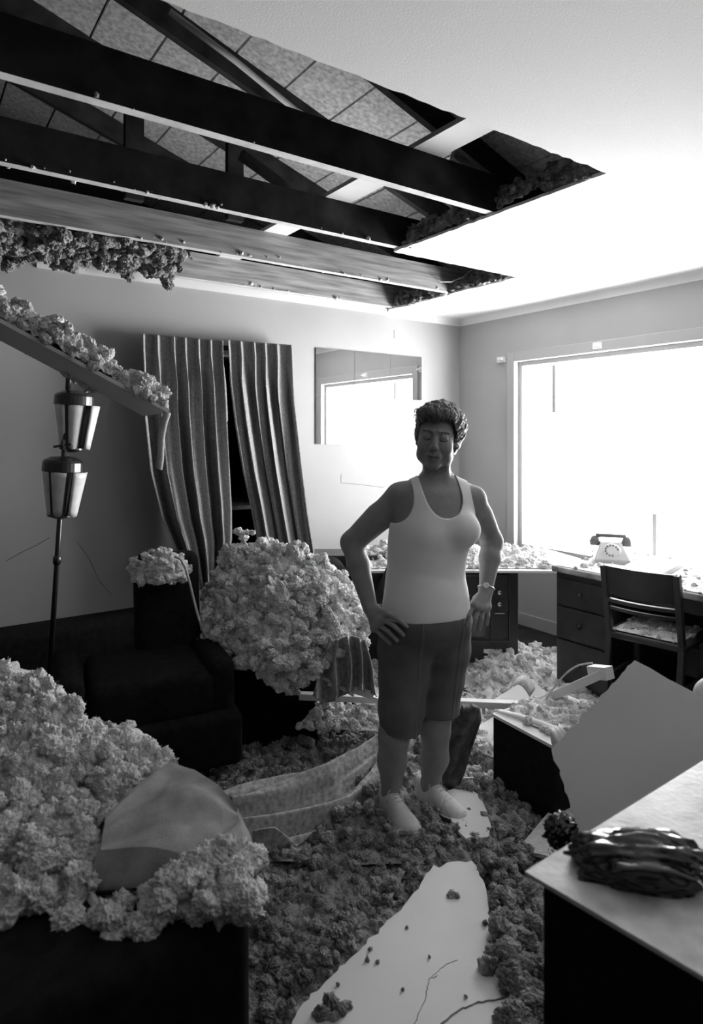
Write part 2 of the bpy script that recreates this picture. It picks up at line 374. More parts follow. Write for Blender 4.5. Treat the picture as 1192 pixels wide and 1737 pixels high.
# flat nailing board laid over the joists, with braces
tag(MB().rbox(-2.24,-2.09,.0,3.0,JB+JH,JB+JH+.02).build('nailing_board',M_dry),'pale flat board laid across the tops of the joists inside the attic','board')
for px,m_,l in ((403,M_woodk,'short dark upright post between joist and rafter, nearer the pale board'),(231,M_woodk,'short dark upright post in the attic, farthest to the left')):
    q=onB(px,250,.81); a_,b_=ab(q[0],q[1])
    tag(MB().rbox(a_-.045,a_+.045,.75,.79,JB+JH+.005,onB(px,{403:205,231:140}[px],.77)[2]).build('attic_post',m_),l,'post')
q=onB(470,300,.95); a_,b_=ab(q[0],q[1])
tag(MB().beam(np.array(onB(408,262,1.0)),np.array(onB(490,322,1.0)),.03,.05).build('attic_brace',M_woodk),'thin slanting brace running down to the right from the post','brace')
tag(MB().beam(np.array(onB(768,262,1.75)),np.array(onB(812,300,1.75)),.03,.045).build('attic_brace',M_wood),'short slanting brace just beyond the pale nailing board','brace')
# light pipe running with the roof slope
_pn=(.33*U[0],.33*U[1],1); pp=[onplane(px,py,RM(0,0,ZC+.02),_pn) for px,py in ((288,20),(400,104),(500,186),(534,208))]
tag(MB().tube(pp,.016,10).build('conduit_pipe',M_dry,smooth=True),'pale thin pipe slanting beside the rafter at the top of the attic','pipe')
cr=np.random.RandomState(2)
# ---------------- mirror tiles on the far wall ----------------
sx=[-1.452,-1.108,-.760,-.434]; zz=[2.097,1.744,1.392]
names=[['top left mirror tile, reflecting ragged insulation','top middle mirror tile of the group on the far wall','top right mirror tile, projecting alone past the row below'],['lower left mirror tile filled with the white window glare','lower right mirror tile above the bare wall, behind the woman']]
for r_ in range(2):
    for c_ in range(3-r_):
        g_=.0015; t0=.006
        rr=np.random.RandomState(r_*3+c_+1); e=rr.uniform(-.0015,.0015,4)
        V=[]
        for (a,z,q) in ((sx[c_]+g_,zz[r_]-g_,0),(sx[c_+1]-g_,zz[r_]-g_,1),(sx[c_+1]-g_,zz[r_+1]+g_,2),(sx[c_]+g_,zz[r_+1]+g_,3)): V.append(RM(a,t0+.0015*(rr.rand()-.5)*0,z))
        m=MB().slab(V,.004)
        tag(m.build('mirror_tile',M_mirror),names[r_][c_],'mirror','mirror tiles')
# ---------------- floor lamp ----------------
LB=np.array(P(79,1225,3.3)); LB[2]=0
lamp=empty('floor_lamp',LB,'dark metal pole floor lamp with two lanterns of pale glass panels','lamp')
tilt=rotM((0,1,0),R(3.7))
def LL(m,name,mt,parent=lamp,smooth=False,bevel=0): m.xf(tilt,LB); return m.build(name,mt,parent,smooth,bevel)
LL(MB().lathe([(.14,0),(.14,.012),(.05,.03),(.018,.05)],n=32),'base',M_brass,smooth=True)
LL(MB().tube([(0,0,.04),(0,0,.8),(0,0,.82),(0,0,1.78)],[.013]*4,12).lathe([(.013,.80),(.02,.81),(.02,.84),(.013,.85)]),'pole',M_brass,smooth=True)
LL(MB().lathe([(.014,1.70),(.014,1.745),(.020,1.765),(.036,1.775),(.036,1.782),(.01,1.785)],n=24),'finial',M_brass,smooth=True)
LL(MB().beam((-.045,-.02,1.40),(.045,-.02,1.42),.01,.012).lathe([(.008,1.39),(.016,1.41),(.006,1.44)],(0,-.02,0),12),'switch',M_brass,smooth=False)
def lantern(zt,off,rot):
    cx,cy=off
    cap=LL(MB().lathe([(.02,zt+.03),(.06,zt+.026),(.088,zt+.012),(.098,zt),(.100,zt-.045),(.095,zt-.048),(.09,zt-.01)],(cx,cy,0),32),'lantern_cap',M_brass)
    fr_=MB()
    for k in range(6):
        a=rot+k*math.pi/3
        fr_.beam((cx+.085*math.cos(a),cy+.085*math.sin(a),zt-.04),(cx+.052*math.cos(a),cy+.052*math.sin(a),zt-.27),.012,.008,(math.cos(a),math.sin(a),0.3))
    fr_.lathe([(.02,zt-.29),(.06,zt-.275),(.06,zt-.265),(.02,zt-.26)],(cx,cy,0),24)
    LL(fr_,'lantern_frame',M_brass,cap)
    for k in range(6):
        a=rot+(k+.5)*math.pi/3; V=[];n=7;mm=9
        dr=.034 if k==5 else .004
        for i in range(mm):
            v=i/(mm-1); z=zt-.045-.215*v; r0=.088*(1-v)+.052*v+dr; wd=(.42*(1-v)+.40*v)
            for j in range(n):
                t=(j/(n-1)-.5)*2; aa=a+t*wd; rr_=r0-.010*(1-t*t)*0+.006*(1-t*t)
                zz_=z-.012*(1-t*t)*v
                V.append((cx+rr_*math.cos(aa),cy+rr_*math.sin(aa),zz_))
        m=MB().add(V,[tuple(q) for q in grid_faces(mm,n)]); o=LL(m,'lantern_glass',M_milk,cap,smooth=True)
        s_=o.modifiers.new('t','SOLIDIFY'); s_.thickness=.003
lantern(1.665,(.014,.055),.5); lantern(1.325,(0,0),.2)
# ---------------- curtains ----------------
def interp(pts,t):   # pts list of (y, x)
    ys=[p[0] for p in pts]; xs=[p[1] for p in pts]; return np.interp(t,ys,xs)
def curtain(name,label,left,right,top,b0,nf,seed,bottomcut):
    n,k=120,nf*22; S=np.zeros((n,k,3)); rng=np.random.RandomState(seed)
    ph=np.cumsum(np.concatenate([[0],.75+.5*rng.rand(nf)])); ph=ph/ph[-1]*nf
    for j in range(k):
        u=j/(k-1); q=np.interp(u*nf,ph,np.arange(nf+1))
        y0=top[0]+(top[1]-top[0])*u; y1=bottomcut(u)
        for i in range(n):
            v=i/(n-1); y=y0+(y1-y0)*v; xl=interp(left,y); xr=interp(right,y)
            if y<y0+34:   # pinched heading: narrow pleats
                s=(math.sin(2*math.pi*q)*.5+.5)**3; amp=.05; wf=0
            hd=min(1,max(0,(y-y0-26)/50.))
            s1=1-abs(math.sin(math.pi*q))**.55; s1h=(max(0,math.cos(2*math.pi*q)))**3
            s2=.5+.5*math.cos(2*math.pi*q+.9*math.sin(v*2+seed))+ .25*math.sin(4.3*math.pi*q+v*3)
            s3=.5+.5*math.cos(math.pi*q+1+seed); dep=(1-hd)*(.055*s1h)+hd*(.075*(.5+.5*math.cos(2*math.pi*q))*(1-.55*v)+.10*v**.7*s3+.02*s1+.012*math.sin(5.1*math.pi*q+v*4))
            px=xl+(xr-xl)*(u+ hd*.035*math.sin(2*math.pi*q*1.0+1.2+seed)*(1 if 0<u<1 else 0))
            S[i,j]=onB(px,y,b0+dep+.13*v**1.3)
    V=S.reshape(-1,3); o=link(name,V,grid_faces(n,k),M_curt,smooth=True)
    s_=o.modifiers.new('t','SOLIDIFY'); s_.thickness=.004
    return tag(o,label,'curtain','pinch pleated curtains')
curtain('curtain','left pleated curtain panel, gathered toward its lower right behind the armchair',
  [(565,243),(700,245),(800,256),(880,276),(930,298),(1000,325)],[(570,377),(650,379),(760,384),(860,390),(915,391),(950,386),(1000,378)],(566,578),.10,6,1,lambda u:1000 - 0*u)
curtain('curtain','right pleated curtain panel, its hem swept out toward the mirror side',
  [(575,387),(640,392),(720,402),(800,415),(860,428),(930,441),(960,445)],[(583,494),(680,499),(780,510),(870,522),(935,533),(960,535)],(577,585),.10,5,3,lambda u:945)
q0=onB(247,580,.07); q1=onB(491,594,.07)
tag(MB().beam(q0+np.array([0,0,-.01]),q1+np.array([0,0,-.01]),.02,.03).build('curtain_rod',M_woodk),'dark curtain track holding both curtains on the far wall','curtain rod')
sh=empty('recess_shelf',onB(415,905,-.3),'dark shelf with fallen bits seen in the gap between the two curtains','shelf')
MB().rbox(-QL+.01,-QR-.01,-.6,-.01,.955,.98).build('board',M_darkwood,sh)
rg=np.random.RandomState(5); pts=[onZ(398+rg.rand()*34,905-rg.rand()*5,.985) for _ in range(14)]
Vs,Fs,_n2=clumps(np.array(pts),np.array([.008+.012*rg.rand() for _ in pts]),rg)
tag(link('insulation_bits',np.vstack(Vs),np.vstack(Fs),M_ins,smooth=True),'few pale insulation bits on the shelf between the curtains','insulation',kind='stuff')
# brackets on the window wall
for px,py,l in ((848,610,'small white curtain bracket at the top left corner of the window casing'),(1012,586,'small white curtain bracket midway along the window head')):
    p=onplane(px,py,RM(-.03,1,0),(U[0],U[1],0)); a_,b_=ab(p[0],p[1]); z_=p[2]
    t=empty('curtain_bracket',RM(0,b_,z_),l,'bracket')
    MB().rbox(-.03,.0,b_-.035,b_+.035,z_-.022,z_+.022).build('plate',M_white,t,bevel=.003)
    MB().rbox(-.06,-.03,b_-.008,b_+.03,z_-.006,z_+.008).build('hook',M_white,t,bevel=.002)
# dark strips at the window
def winstrip(px,y0,y1,w_,nm,l):
    p=onplane(px,y0,RM(.045,0,0),(U[0],U[1],0)); q=onplane(px,y1,RM(.045,0,0),(U[0],U[1],0)); a_,b_=ab(p[0],p[1])
    tag(MB().rbox(.035,.045,b_-w_/2,b_+w_/2,q[2],p[2]).build(nm,M_trim),l,'strip')
winstrip(940,619,700,.03,'hanging_strip','narrow strip hanging at the top left of the window glass')
winstrip(1111,871,975,.028,'window_stake','narrow upright strip at the lower right of the window glass')
# ---------------- television console ----------------
TD=3.98; x0=P(650,0,TD)[0]; x1=P(879,0,TD)[0]; zt=.632
tvb=empty('television_console',((x0+x1)/2,TD,0),'dark wooden television console in the corner behind the woman, with knobs at its right','television')
b=MB().box(((x0+x1)/2,TD+.22,(.06+zt)/2),(x1-x0,.44,zt-.06)); b.build('cabinet',M_darkwood,tvb,bevel=.008)
def fx(px): return (px-CX)/F*TD
def fz(py): return EYE-(py-HZ)/F*TD
m=MB(); xl=fx(665); xr=fx(863)
for a_ in ((xl,fz(975),xr,fz(977)),(xl,fz(1086),xr,fz(1088))): m.box(((a_[0]+a_[2])/2,TD-.006,(a_[1]+a_[3])/2),(xr-xl,.012,.008))
for x_ in (xl,xr,fx(833)): m.box((x_,TD-.006,(fz(976)+fz(1087))/2),(.006,.012,fz(976)-fz(1087)))
m.build('trim',M_brass,tvb)
# bulging tube
n=20;V=[]
for i in range(n):
    for j in range(n):
        u=j/(n-1)*2-1; v=i/(n-1)*2-1
        uu=u*math.sqrt(1-.10*v*v); vv=v*math.sqrt(1-.10*u*u)
        V.append(((xl+fx(831))/2+uu*(fx(831)-xl)*.47,TD-.004-.03*(1-u*u)*(1-v*v),(fz(976)+fz(1087))/2+vv*.185))
MB().add(V,[tuple(q) for q in grid_faces(n,n)]).build('screen',mat('screen_glass',.06,.12,spec=.8),tvb,smooth=True)
for py in (1004,1024): MB().lathe([(.016,0),(.017,.01),(.012,.022),(.003,.024)],(fx(846),TD,fz(py)),16,M=rotM((1,0,0),R(90))).build('knob',mat('chrome',.6,.25,metal=1),tvb,smooth=True)
MB().box((fx(847),TD-.005,fz(1040)),(.06,.01,.004)).build('dial_strip',mat('chrome',.6,.25,metal=1),tvb)
m=MB().tube([(fx(835)+.06*math.cos(t)*1.0,TD-.012-.01*math.sin(t)*0,fz(1104)+.012*math.sin(t)) for t in np.linspace(math.pi,2*math.pi,9)],.004,8)
m.box((fx(835),TD-.004,fz(1103)),(.11,.008,.02)); m.build('handle',mat('chrome',.6,.25,metal=1),tvb)
for x_ in (x0+.05,x1-.05): MB().box((x_,TD+.05,.03),(.05,.05,.06)).build('leg',M_darkwood,tvb)
# fallen board lying on the television
zb=.655
bp=[P(596,0,3.84),P(762,0,3.86),P(942,0,3.84),P(985,0,4.22),P(925,0,4.6),P(780,0,4.72),P(600,0,4.72)]
tag(MB().slab([(p[0],p[1],zb) for p in bp],.013,(0,0,1)).build('fallen_board',M_dry),'white fallen ceiling board lying over the television console toward the desk','board')
# ---------------- desk ----------------
DA0,DA1,DB0,DB1,DZ=-.80,-.06,1.60,3.05,.70
desk=empty('desk',RM(-.4,2.3,0),'dark wooden kneehole desk under the window, covered in dust and papers','desk')
MB().rbox(DA0-.015,DA1,DB0-.015,DB1+.015,DZ-.035,DZ).build('desktop',mat('dusty_wood',.10,.6,.0008,50,g2=.55,vscale=9),desk,bevel=.008)
for b0_,b1_ in ((DB0,DB0+.36),(DB1-.42,DB1)):
    c=MB().rbox(DA0+.015,DA1,b0_,b1_,.0,DZ-.036).build('pedestal',M_darkwood,desk,bevel=.004)
    z_=.05
    for h_ in (.24,.19,.16):
        d_=MB().rbox(DA0-.004,DA0+.014,b0_+.02,b1_-.02,z_,z_+h_-.01).build('drawer',M_darkwood,desk,bevel=.004)
        MB().lathe([(.008,0),(.008,.01),(.015,.02),(.004,.026)],RM(DA0-.004,(b0_+b1_)/2,z_+h_/2),12,M=rotM((0,0,1),ANG)@rotM((0,1,0),R(-90))).build('knob',M_darkwood,d_,smooth=True)
        z_+=h_
MB().rbox(DA0+.02,DA0+.04,DB0+.37,DB1-.43,DZ-.11,DZ-.036).build('apron',M_darkwood,desk)
MB().rbox(DA1-.03,DA1-.01,DB0+.365,DB1-.425,.2,DZ-.036).build('back_panel',M_darkwood,desk)
# ---------------- chair ----------------
cp1=np.array([1.284,3.30]); cp2=np.array([1.53,3.05]); cdir=(cp2-cp1)/np.linalg.norm(cp2-cp1); cf=np.array([-cdir[1],cdir[0]])  # forward, to the desk
if cf@np.array([1,1])<0: cf=-cf
wch=np.linalg.norm(cp2-cp1)
def CH(s,f,z): p=cp1+cdir*s+cf*f; return np.array([p[0],p[1],z])
chair=empty('desk_chair',CH(wch/2,.2,0),'dark wooden desk chair with curved slat back drawn up to the desk','chair')
for s_ in (0,wch): MB().beam(CH(s_,-.0,.80),CH(s_,.07,.44),.035,.03,(cdir[0],cdir[1],0)).beam(CH(s_,.07,.45),CH(s_,.0,0),.032,.03,(cdir[0],cdir[1],0)).build('rear_leg',M_darkwood,chair,bevel=.004)
for s_ in (0.01,wch-.01): MB().beam(CH(s_,.40,.43),CH(s_,.40,0),.032,.032,(cdir[0],cdir[1],0)).build('front_leg',M_darkwood,chair,bevel=.004)
def crail(z0,z1,f0,th,nm,mt):
    V=[];n=14
    for i in range(n+1):
        t=i/n; s_=.0+wch*t; bow=-.03*math.sin(math.pi*t)+f0
        for (z,dy) in ((z0,0),(z1,0),(z1,th),(z0,th)): V.append(CH(s_,bow+dy-(z-.6)*.19+.03,z-.012*math.sin(math.pi*t)*0))
    Fc=[(i*4+j,i*4+(j+1)%4,(i+1)*4+(j+1)%4,(i+1)*4+j) for i in range(n) for j in range(4)]+[(0,1,2,3),(n*4+3,n*4+2,n*4+1,n*4)]
    MB().add(V,Fc).build(nm,mt,chair,bevel=.003)
crail(.655,.80,.0,.018,'top_rail',M_darkwood); crail(.612,.632,-.005,.028,'slat',M_darkwood); crail(.572,.590,0,.02,'slat',M_darkwood)
MB().slab([CH(-.02,.05,.455),CH(wch+.02,.05,.455),CH(wch+.03,.43,.455),CH(-.03,.43,.455)],.035,(0,0,1)).build('seat',M_darkwood,chair,bevel=.01)
for s_ in (0.0,wch): MB().beam(CH(s_,.05,.22),CH(s_,.40,.22),.02,.03).build('stretcher',M_darkwood,chair)
MB().beam(CH(0,.41,.40),CH(wch,.41,.40),.02,.05).build('seat_rail',M_darkwood,chair)
# debris on the chair seat
def flat_patch(name,label,quad,n,k,m,amp,freq,nc,cs,seed,**kw):
    q=np.array(quad,float); u=np.linspace(0,1,k)[None,:,None]; v=np.linspace(0,1,n)[:,None,None]
    S=(q[0]*(1-u)+q[1]*u)*(1-v)+(q[3]*(1-u)+q[2]*u)*v
    h=kw.pop('h',0)
    if h: S[...,2]+=h*np.clip(1.6*np.sin(np.pi*np.linspace(0,1,n))[:,None]*np.sin(np.pi*np.linspace(0,1,k))[None],0,1)
    kw.setdefault('nrm',(0,0,1))
    o=fluff_patch(name,S,m,amp=amp,freq=freq,nclump=nc,csize=cs,seed=seed,**kw)
    return tag(o,label,'insulation',kind='stuff')
flat_patch('insulation_dust',"thin layer of insulation scattered on the desk chair's seat",[CH(.01,.07,.461),CH(wch-.01,.07,.461),CH(wch-.01,.41,.461),CH(.01,.41,.461)],26,26,M_ins,.010,30,60,(.006,.014),11)
# ---------------- telephone ----------------
TP=np.array(onZ(1036,952,DZ)); tel=empty('telephone',TP,'pale rotary telephone with handset on the dusty desk below the window','telephone')
TM=rotM((0,0,1),R(-18)); M_tel=mat('phone_plastic',.42,.3,spec=.6); M_telg=mat('phone_grey',.16,.35,spec=.5)
def TT(m,nm,mt,par=tel,smooth=False,bevel=0): m.xf(TM,TP); return m.build(nm,mt,par,smooth,bevel)
body=MB(); V=[]
for z,hx,yf,yb in ((0,.1,-.11,.1),(.025,.1,-.11,.1),(.06,.085,-.07,.09),(.10,.065,-.02,.07),(.115,.06,0,.06)):
    V+=[(-hx,yf,z),(hx,yf,z),(hx,yb,z),(-hx,yb,z)]
Fc=[(3,2,1,0),(16,17,18,19)]+[(i*4+j,i*4+(j+1)%4,(i+1)*4+(j+1)%4,(i+1)*4+j) for i in range(4) for j in range(4)]
TT(body.add(V,Fc),'body',M_tel,bevel=.006)
dm=rotM((1,0,0),R(50)); 
o=TT(MB().lathe([(.052,0),(.052,.006),(.045,.010),(.02,.012)],n=28,M=dm).xf(np.eye(3),(0,-.058,.068)),'dial',mat('dial_face',.6,.3),smooth=False)
dg=MB()
for k in range(10):
    a=k*.5+.3; c_=np.array([.035*math.cos(a),.035*math.sin(a),.011])@dm.T+np.array([0,-.058,.068]); dg.lathe([(.006,0),(.006,.003)],c_,8,M=dm)
TT(dg,'finger_holes',M_telg,o)
hs=MB().tube([(x_,.03,.15-.35*x_*x_*4*.25) for x_ in np.linspace(-.085,.085,11)],[.016,.013,.012,.012,.012,.012,.012,.012,.012,.013,.016],12)
for s_ in(-1,1): hs.lathe([(.030,.09),(.032,.115),(.02,.14),(.01,.148)],(s_*.09,.03,0),18)
TT(hs,'handset',M_telg,smooth=True)
TT(MB().tube([(-.09-.02*math.sin(t*.9)+.004*math.cos(t*11),-.02+.02*t*.3+.006*math.sin(t*11),.006+.10*math.sin(min(t/7*math.pi,3.14))*.5+.004) for t in np.linspace(0,7,160)],.003,6),'cord',M_telg,smooth=True)
# papers and books on the desk
def sheet(nm,label,pts,th,m,cat,nrm=(0,0,1),**kw):
    return tag(MB().slab([tuple(p) for p in pts],th,nrm).build(nm,m,bevel=kw.get('bevel',0)),label,cat)
def at(px,py,z): return onZ(px,py,z)
sheet('directory_book','thick pale directory lying on the desk right of the telephone',[at(1052,962,DZ+.035),at(1088,944,DZ+.035),at(1160,952,DZ+.035),at(1120,974,DZ+.035)],.03,M_paper,'book',bevel=.004)
sheet('magazine','dark edged magazine lying under the pale directory',[at(1100,978,DZ+.006),at(1120,962,DZ+.006),at(1172,962,DZ+.006),at(1165,978,DZ+.006)],.005,M_trim,'magazine')
sheet('paper_sheet','loose dark paper sheet under the telephone',[at(990,955,DZ+.003),at(1010,941,DZ+.003),at(1060,950,DZ+.003),at(1040,962,DZ+.003)],.002,M_trim,'paper')
flat_patch('insulation_dust','insulation bits spread over the left end of the desk top',[RM(DA0,DB0,DZ+.004),RM(DA1,DB0,DZ+.004),RM(DA1,DB1-.4,DZ+.004),RM(DA0,DB1-.4,DZ+.004)],60,60,M_ins,.010,22,170,(.005,.02),12,fine=.7)
flat_patch('insulation_debris','pale insulation heaped on the board lying over the television',[P(612,0,3.9)[:2]+(zb+.004,),P(935,0,3.9)[:2]+(zb+.004,),P(915,0,4.5)[:2]+(zb+.004,),P(620,0,4.6)[:2]+(zb+.004,)],60,120,M_ins,.03,14,420,(.01,.035),13,h=.03)
# ---------------- leaning plasterboard ----------------
A_=np.array(P(1075,1122,1.95)); B_=np.array(P(935,1270,1.86)); C_=np.array(P(978,1404,1.74)); nn=np.cross(B_-A_,C_-A_)
def lp(px,py): return onplane(px,py,A_,nn)
rr=np.random.RandomState(4)
def jpx(p,q,n,amp):
    out=[]
    for i in range(n):
        t=i/n; out.append((p[0]+(q[0]-p[0])*t+rr.normal()*amp*(i>0),p[1]+(q[1]-p[1])*t+rr.normal()*amp*(i>0)))
    return out
ol=jpx((1075,1122),(935,1272),26,1.6)+jpx((935,1272),(985,1425),18,1.4)+[(985,1425),(1030,1530),(1330,1420),(1330,1262)]+[(1192,1186)]+jpx((1192,1186),(1075,1122),10,1)[1:]
V=[lp(*p) for p in ol]
tag(MB().slab(V,-.013,nn if nn[1]<0 else -nn).build('leaning_board',M_dry),'large torn plasterboard piece leaning behind the foreground table','board')
# ---------------- foreground table ----------------
TZ=.76; c0=np.array(onZ(890,1478,TZ))[:2]; d1=np.array([.803,.596]); d2=np.array([.66,-.751])
def TB(s,t,z): p=c0+d1*s+d2*t; return (p[0],p[1],z)
tbl=empty('side_cabinet',TB(.3,.3,0),'dark cabinet with a marbled dusty top in the right foreground','cabinet')
MB().slab([TB(0,0,TZ),TB(1.1,0,TZ),TB(1.1,.75,TZ),TB(0,.75,TZ)],.007,(0,0,1)).build('top',mat('marbled_top',.30,.38,.0006,90,g2=.85,vscale=13,spec=.5,detail=10),tbl)
MB().slab([TB(.02,.02,TZ-.008),TB(1.08,.006,TZ-.008),TB(1.08,.73,TZ-.008),TB(.006,.73,TZ-.008)],.70,(0,0,1)).build('body',M_dark,tbl)
# glossy black crumpled bag on it
def crumple(nm,label,c,rx,ry,rz,seed,rot=0,m=M_plastic,amp=.3,flat=.0,f=2.2):
    V,Fc=_ico(5); V=V.copy(); n1=fbm(V*np.array([f*.6,f*2.6,f*1.2])+seed,2,True); n2=fbm(V*5+seed,2)
    V=V*(1+amp*n1+amp*.16*n2)[:,None]; V=V*np.array([rx,ry,rz]); V[:,2]=np.maximum(V[:,2],-rz*flat if flat else -9)
    V=V@rotM((0,0,1),rot).T; V[:,2]-=V[:,2].min(); return tag(link(nm,V+np.array(c),Fc,m,smooth=True),label,'bag' if 'bag' in nm else 'cloth')
q=np.array(onZ(1092,1480,TZ)); 
crumple('plastic_bag','glossy black crumpled plastic bag lying on the marbled cabinet top',q,.112,.060,.042,3,R(-8),flat=.35,amp=.30,f=1.15)
crumple('plastic_bag','small black crumpled plastic bag behind the corner of the cabinet',np.array(P(952,1448,1.30)),.032,.03,.034,8,.4,amp=.4)
# ---------------- distance-field modelling: one continuous surface per part ----------------
def surface_nets(Fd,o,h):
    ins=Fd<0; c=np.zeros(tuple(s-1 for s in Fd.shape),np.int8)
    for a in(0,1):
        for b in(0,1):
            for d in(0,1): c+=ins[a:Fd.shape[0]-1+a,b:Fd.shape[1]-1+b,d:Fd.shape[2]-1+d]
    m=(c>0)&(c<8); I=np.argwhere(m); idx=np.full(m.shape,-1,np.int32); idx[m]=np.arange(len(I))
    pos=np.zeros((len(I),3)); cnt=np.zeros(len(I))
    cor=[(a,b,d) for a in(0,1) for b in(0,1) for d in(0,1)]
    val=[Fd[I[:,0]+a,I[:,1]+b,I[:,2]+d] for a,b,d in cor]
    for i in range(8):
        for ax in range(3):
            if cor[i][ax]==0:
                q=list(cor[i]); q[ax]=1; j=cor.index(tuple(q)); fi,fj=val[i],val[j]; x=(fi<0)!=(fj<0)
                t=np.where(x,fi/(fi-fj+1e-12),0); p=np.array(cor[i],float)[None]+np.array([1. if k==ax else 0. for k in range(3)])[None]*t[:,None]
                pos+=p*x[:,None]; cnt+=x
    V=(I+pos/cnt[:,None])*h+np.array(o); Q=[]
    for ax in range(3):
        s0=[slice(None)]*3; s1=[slice(None)]*3; s0[ax]=slice(0,-1); s1[ax]=slice(1,None)
        A=ins[tuple(s0)]; B=ins[tuple(s1)]; e=np.argwhere(A!=B); o1,o2=[k for k in range(3) if k!=ax]
        e=e[(e[:,o1]>0)&(e[:,o2]>0)&(e[:,o1]<Fd.shape[o1]-1)&(e[:,o2]<Fd.shape[o2]-1)]
        sg=A[e[:,0],e[:,1],e[:,2]]
        def cell(d1_,d2_): q=e.copy(); q[:,o1]-=d1_; q[:,o2]-=d2_; return idx[q[:,0],q[:,1],q[:,2]]
        q=np.stack([cell(1,1),cell(0,1),cell(0,0),cell(1,0)],1)
        if ax==1: sg=~sg
        q[~sg]=q[~sg][:,::-1]; Q.append(q)
    Q=np.vstack(Q); Q=Q[(Q>=0).all(1)]
    return V,Q
class SDF:
    def __init__(s,lo,hi,h):
        s.h=h; s.lo=np.array(lo,float); n=np.ceil((np.array(hi)-s.lo)/h).astype(int)+1
        s.ax=[s.lo[i]+np.arange(n[i])*h for i in range(3)]; s.F=np.full(tuple(n),.5,np.float32)
    def sub(s,lo,hi):
        sl=[]
        for i in range(3):
            a=int(np.clip(np.searchsorted(s.ax[i],lo[i])-1,0,len(s.ax[i])-1)); b=int(np.clip(np.searchsorted(s.ax[i],hi[i])+1,a+1,len(s.ax[i]))); sl.append(slice(a,b))
        return tuple(sl),s.ax[0][sl[0]][:,None,None],s.ax[1][sl[1]][None,:,None],s.ax[2][sl[2]][None,None,:]
    def op(s,sl,d,k,mode):
        A=s.F[sl]; d=d.astype(np.float32)
        if mode=='sub': d=-d; hh=np.clip(.5-.5*(d-A)/max(k,1e-6),0,1); s.F[sl]=A*hh+d*(1-hh)+k*hh*(1-hh) if False else np.maximum(A,d)+ (np.maximum(k-np.abs(A-d),0)**2)/(4*max(k,1e-6))
        else: s.F[sl]=np.minimum(A,d)-(np.maximum(k-np.abs(A-d),0)**2)/(4*max(k,1e-6))
    def cone(s,a,b,r1,r2,k=.01,mode='add'):
        a=np.array(a,float);b=np.array(b,float); r=max(r1,r2)+k*1.5+.012
        sl,X,Y,Z=s.sub(np.minimum(a,b)-r,np.maximum(a,b)+r); ba=b-a; L2=max(ba@ba,1e-9)
        t=np.clip(((X-a[0])*ba[0]+(Y-a[1])*ba[1]+(Z-a[2])*ba[2])/L2,0,1)
        d=np.sqrt((X-a[0]-t*ba[0])**2+(Y-a[1]-t*ba[1])**2+(Z-a[2]-t*ba[2])**2)-(r1+(r2-r1)*t); s.op(sl,d,k,mode)
    def ell(s,c,r,k=.01,M=None,mode='add'):
        c=np.array(c,float); r=np.array(r,float); R_=r.max()+k*1.5+.012; sl,X,Y,Z=s.sub(c-R_,c+R_); x,y,z=X-c[0],Y-c[1],Z-c[2]
        if M is not None:
            M=np.array(M); x,y,z=(x*M[0,0]+y*M[1,0]+z*M[2,0]),(x*M[0,1]+y*M[1,1]+z*M[2,1]),(x*M[0,2]+y*M[1,2]+z*M[2,2])
        k0=np.sqrt((x/r[0])**2+(y/r[1])**2+(z/r[2])**2); k1=np.sqrt((x/r[0]**2)**2+(y/r[1]**2)**2+(z/r[2]**2)**2)+1e-9
        s.op(sl,k0*(k0-1)/k1,k,mode)
    def loft(s,rows,yaw,k=.01,off=0):     # rows: (z, cx, cy, a, b)
        R_=np.array(sorted(rows)); zs=R_[:,0]; m=.06
        sl,X,Y,Z=s.sub((R_[:,1].min()-R_[:,3].max()-m,R_[:,2].min()-R_[:,3].max()-m,zs[0]-m),(R_[:,1].max()+R_[:,3].max()+m,R_[:,2].max()+R_[:,3].max()+m,zs[-1]+m))
        z=Z.ravel(); zz=np.linspace(zs[0],zs[-1],200); ker=np.ones(9)/9
        def I(c_):
            v=np.interp(zz,zs,R_[:,c_]); v=np.convolve(np.pad(v,4,'edge'),ker,'valid'); return np.interp(z,zz,v)[None,None,:]
        cx,cy,a,b=I(1),I(2),I(3),I(4); c_,s_=math.cos(yaw),math.sin(yaw)
        x=(X-cx)*c_+(Y-cy)*s_; y=-(X-cx)*s_+(Y-cy)*c_
        k0=np.sqrt((x/a)**2+(y/b)**2); k1=np.sqrt((x/a**2)**2+(y/b**2)**2)+1e-9
        d=k0*(k0-1)/k1-off; d=np.maximum(d,np.maximum(Z-zs[-1],zs[0]-Z)); s.op(sl,d,k,'add')
    def mesh(s): return surface_nets(s.F,s.lo,s.h)
def seg_poly_sdf(X,Z,poly):
    P_=np.array(poly,float); d=np.full(X.shape,1e9); ins=np.zeros(X.shape,bool); n=len(P_)
    for i in range(n):
        a,b=P_[i],P_[(i+1)%n]; e=b-a; wx,wz=X-a[0],Z-a[1]; t=np.clip((wx*e[0]+wz*e[1])/(e@e),0,1)
        d=np.minimum(d,(wx-e[0]*t)**2+(wz-e[1]*t)**2)
        c=((a[1]>Z)!=(b[1]>Z))&(X<(e[0])*(Z-a[1])/(e[1]+1e-12)+a[0]); ins^=c
    d=np.sqrt(d); return np.where(ins,-d,d)
PD=2.48; YAW=R(20)
def Q3(px,py,dy=0): return np.array(P(px,py,PD+dy))
def px2(px,py): return ((px-CX)/F*PD,EYE-(py-HZ)/F*PD)
woman=empty('woman',(.22,2.45,.03),'woman with short curly hair, white tank top and knee-length slacks standing hands on hips','person')
woman.name='person'
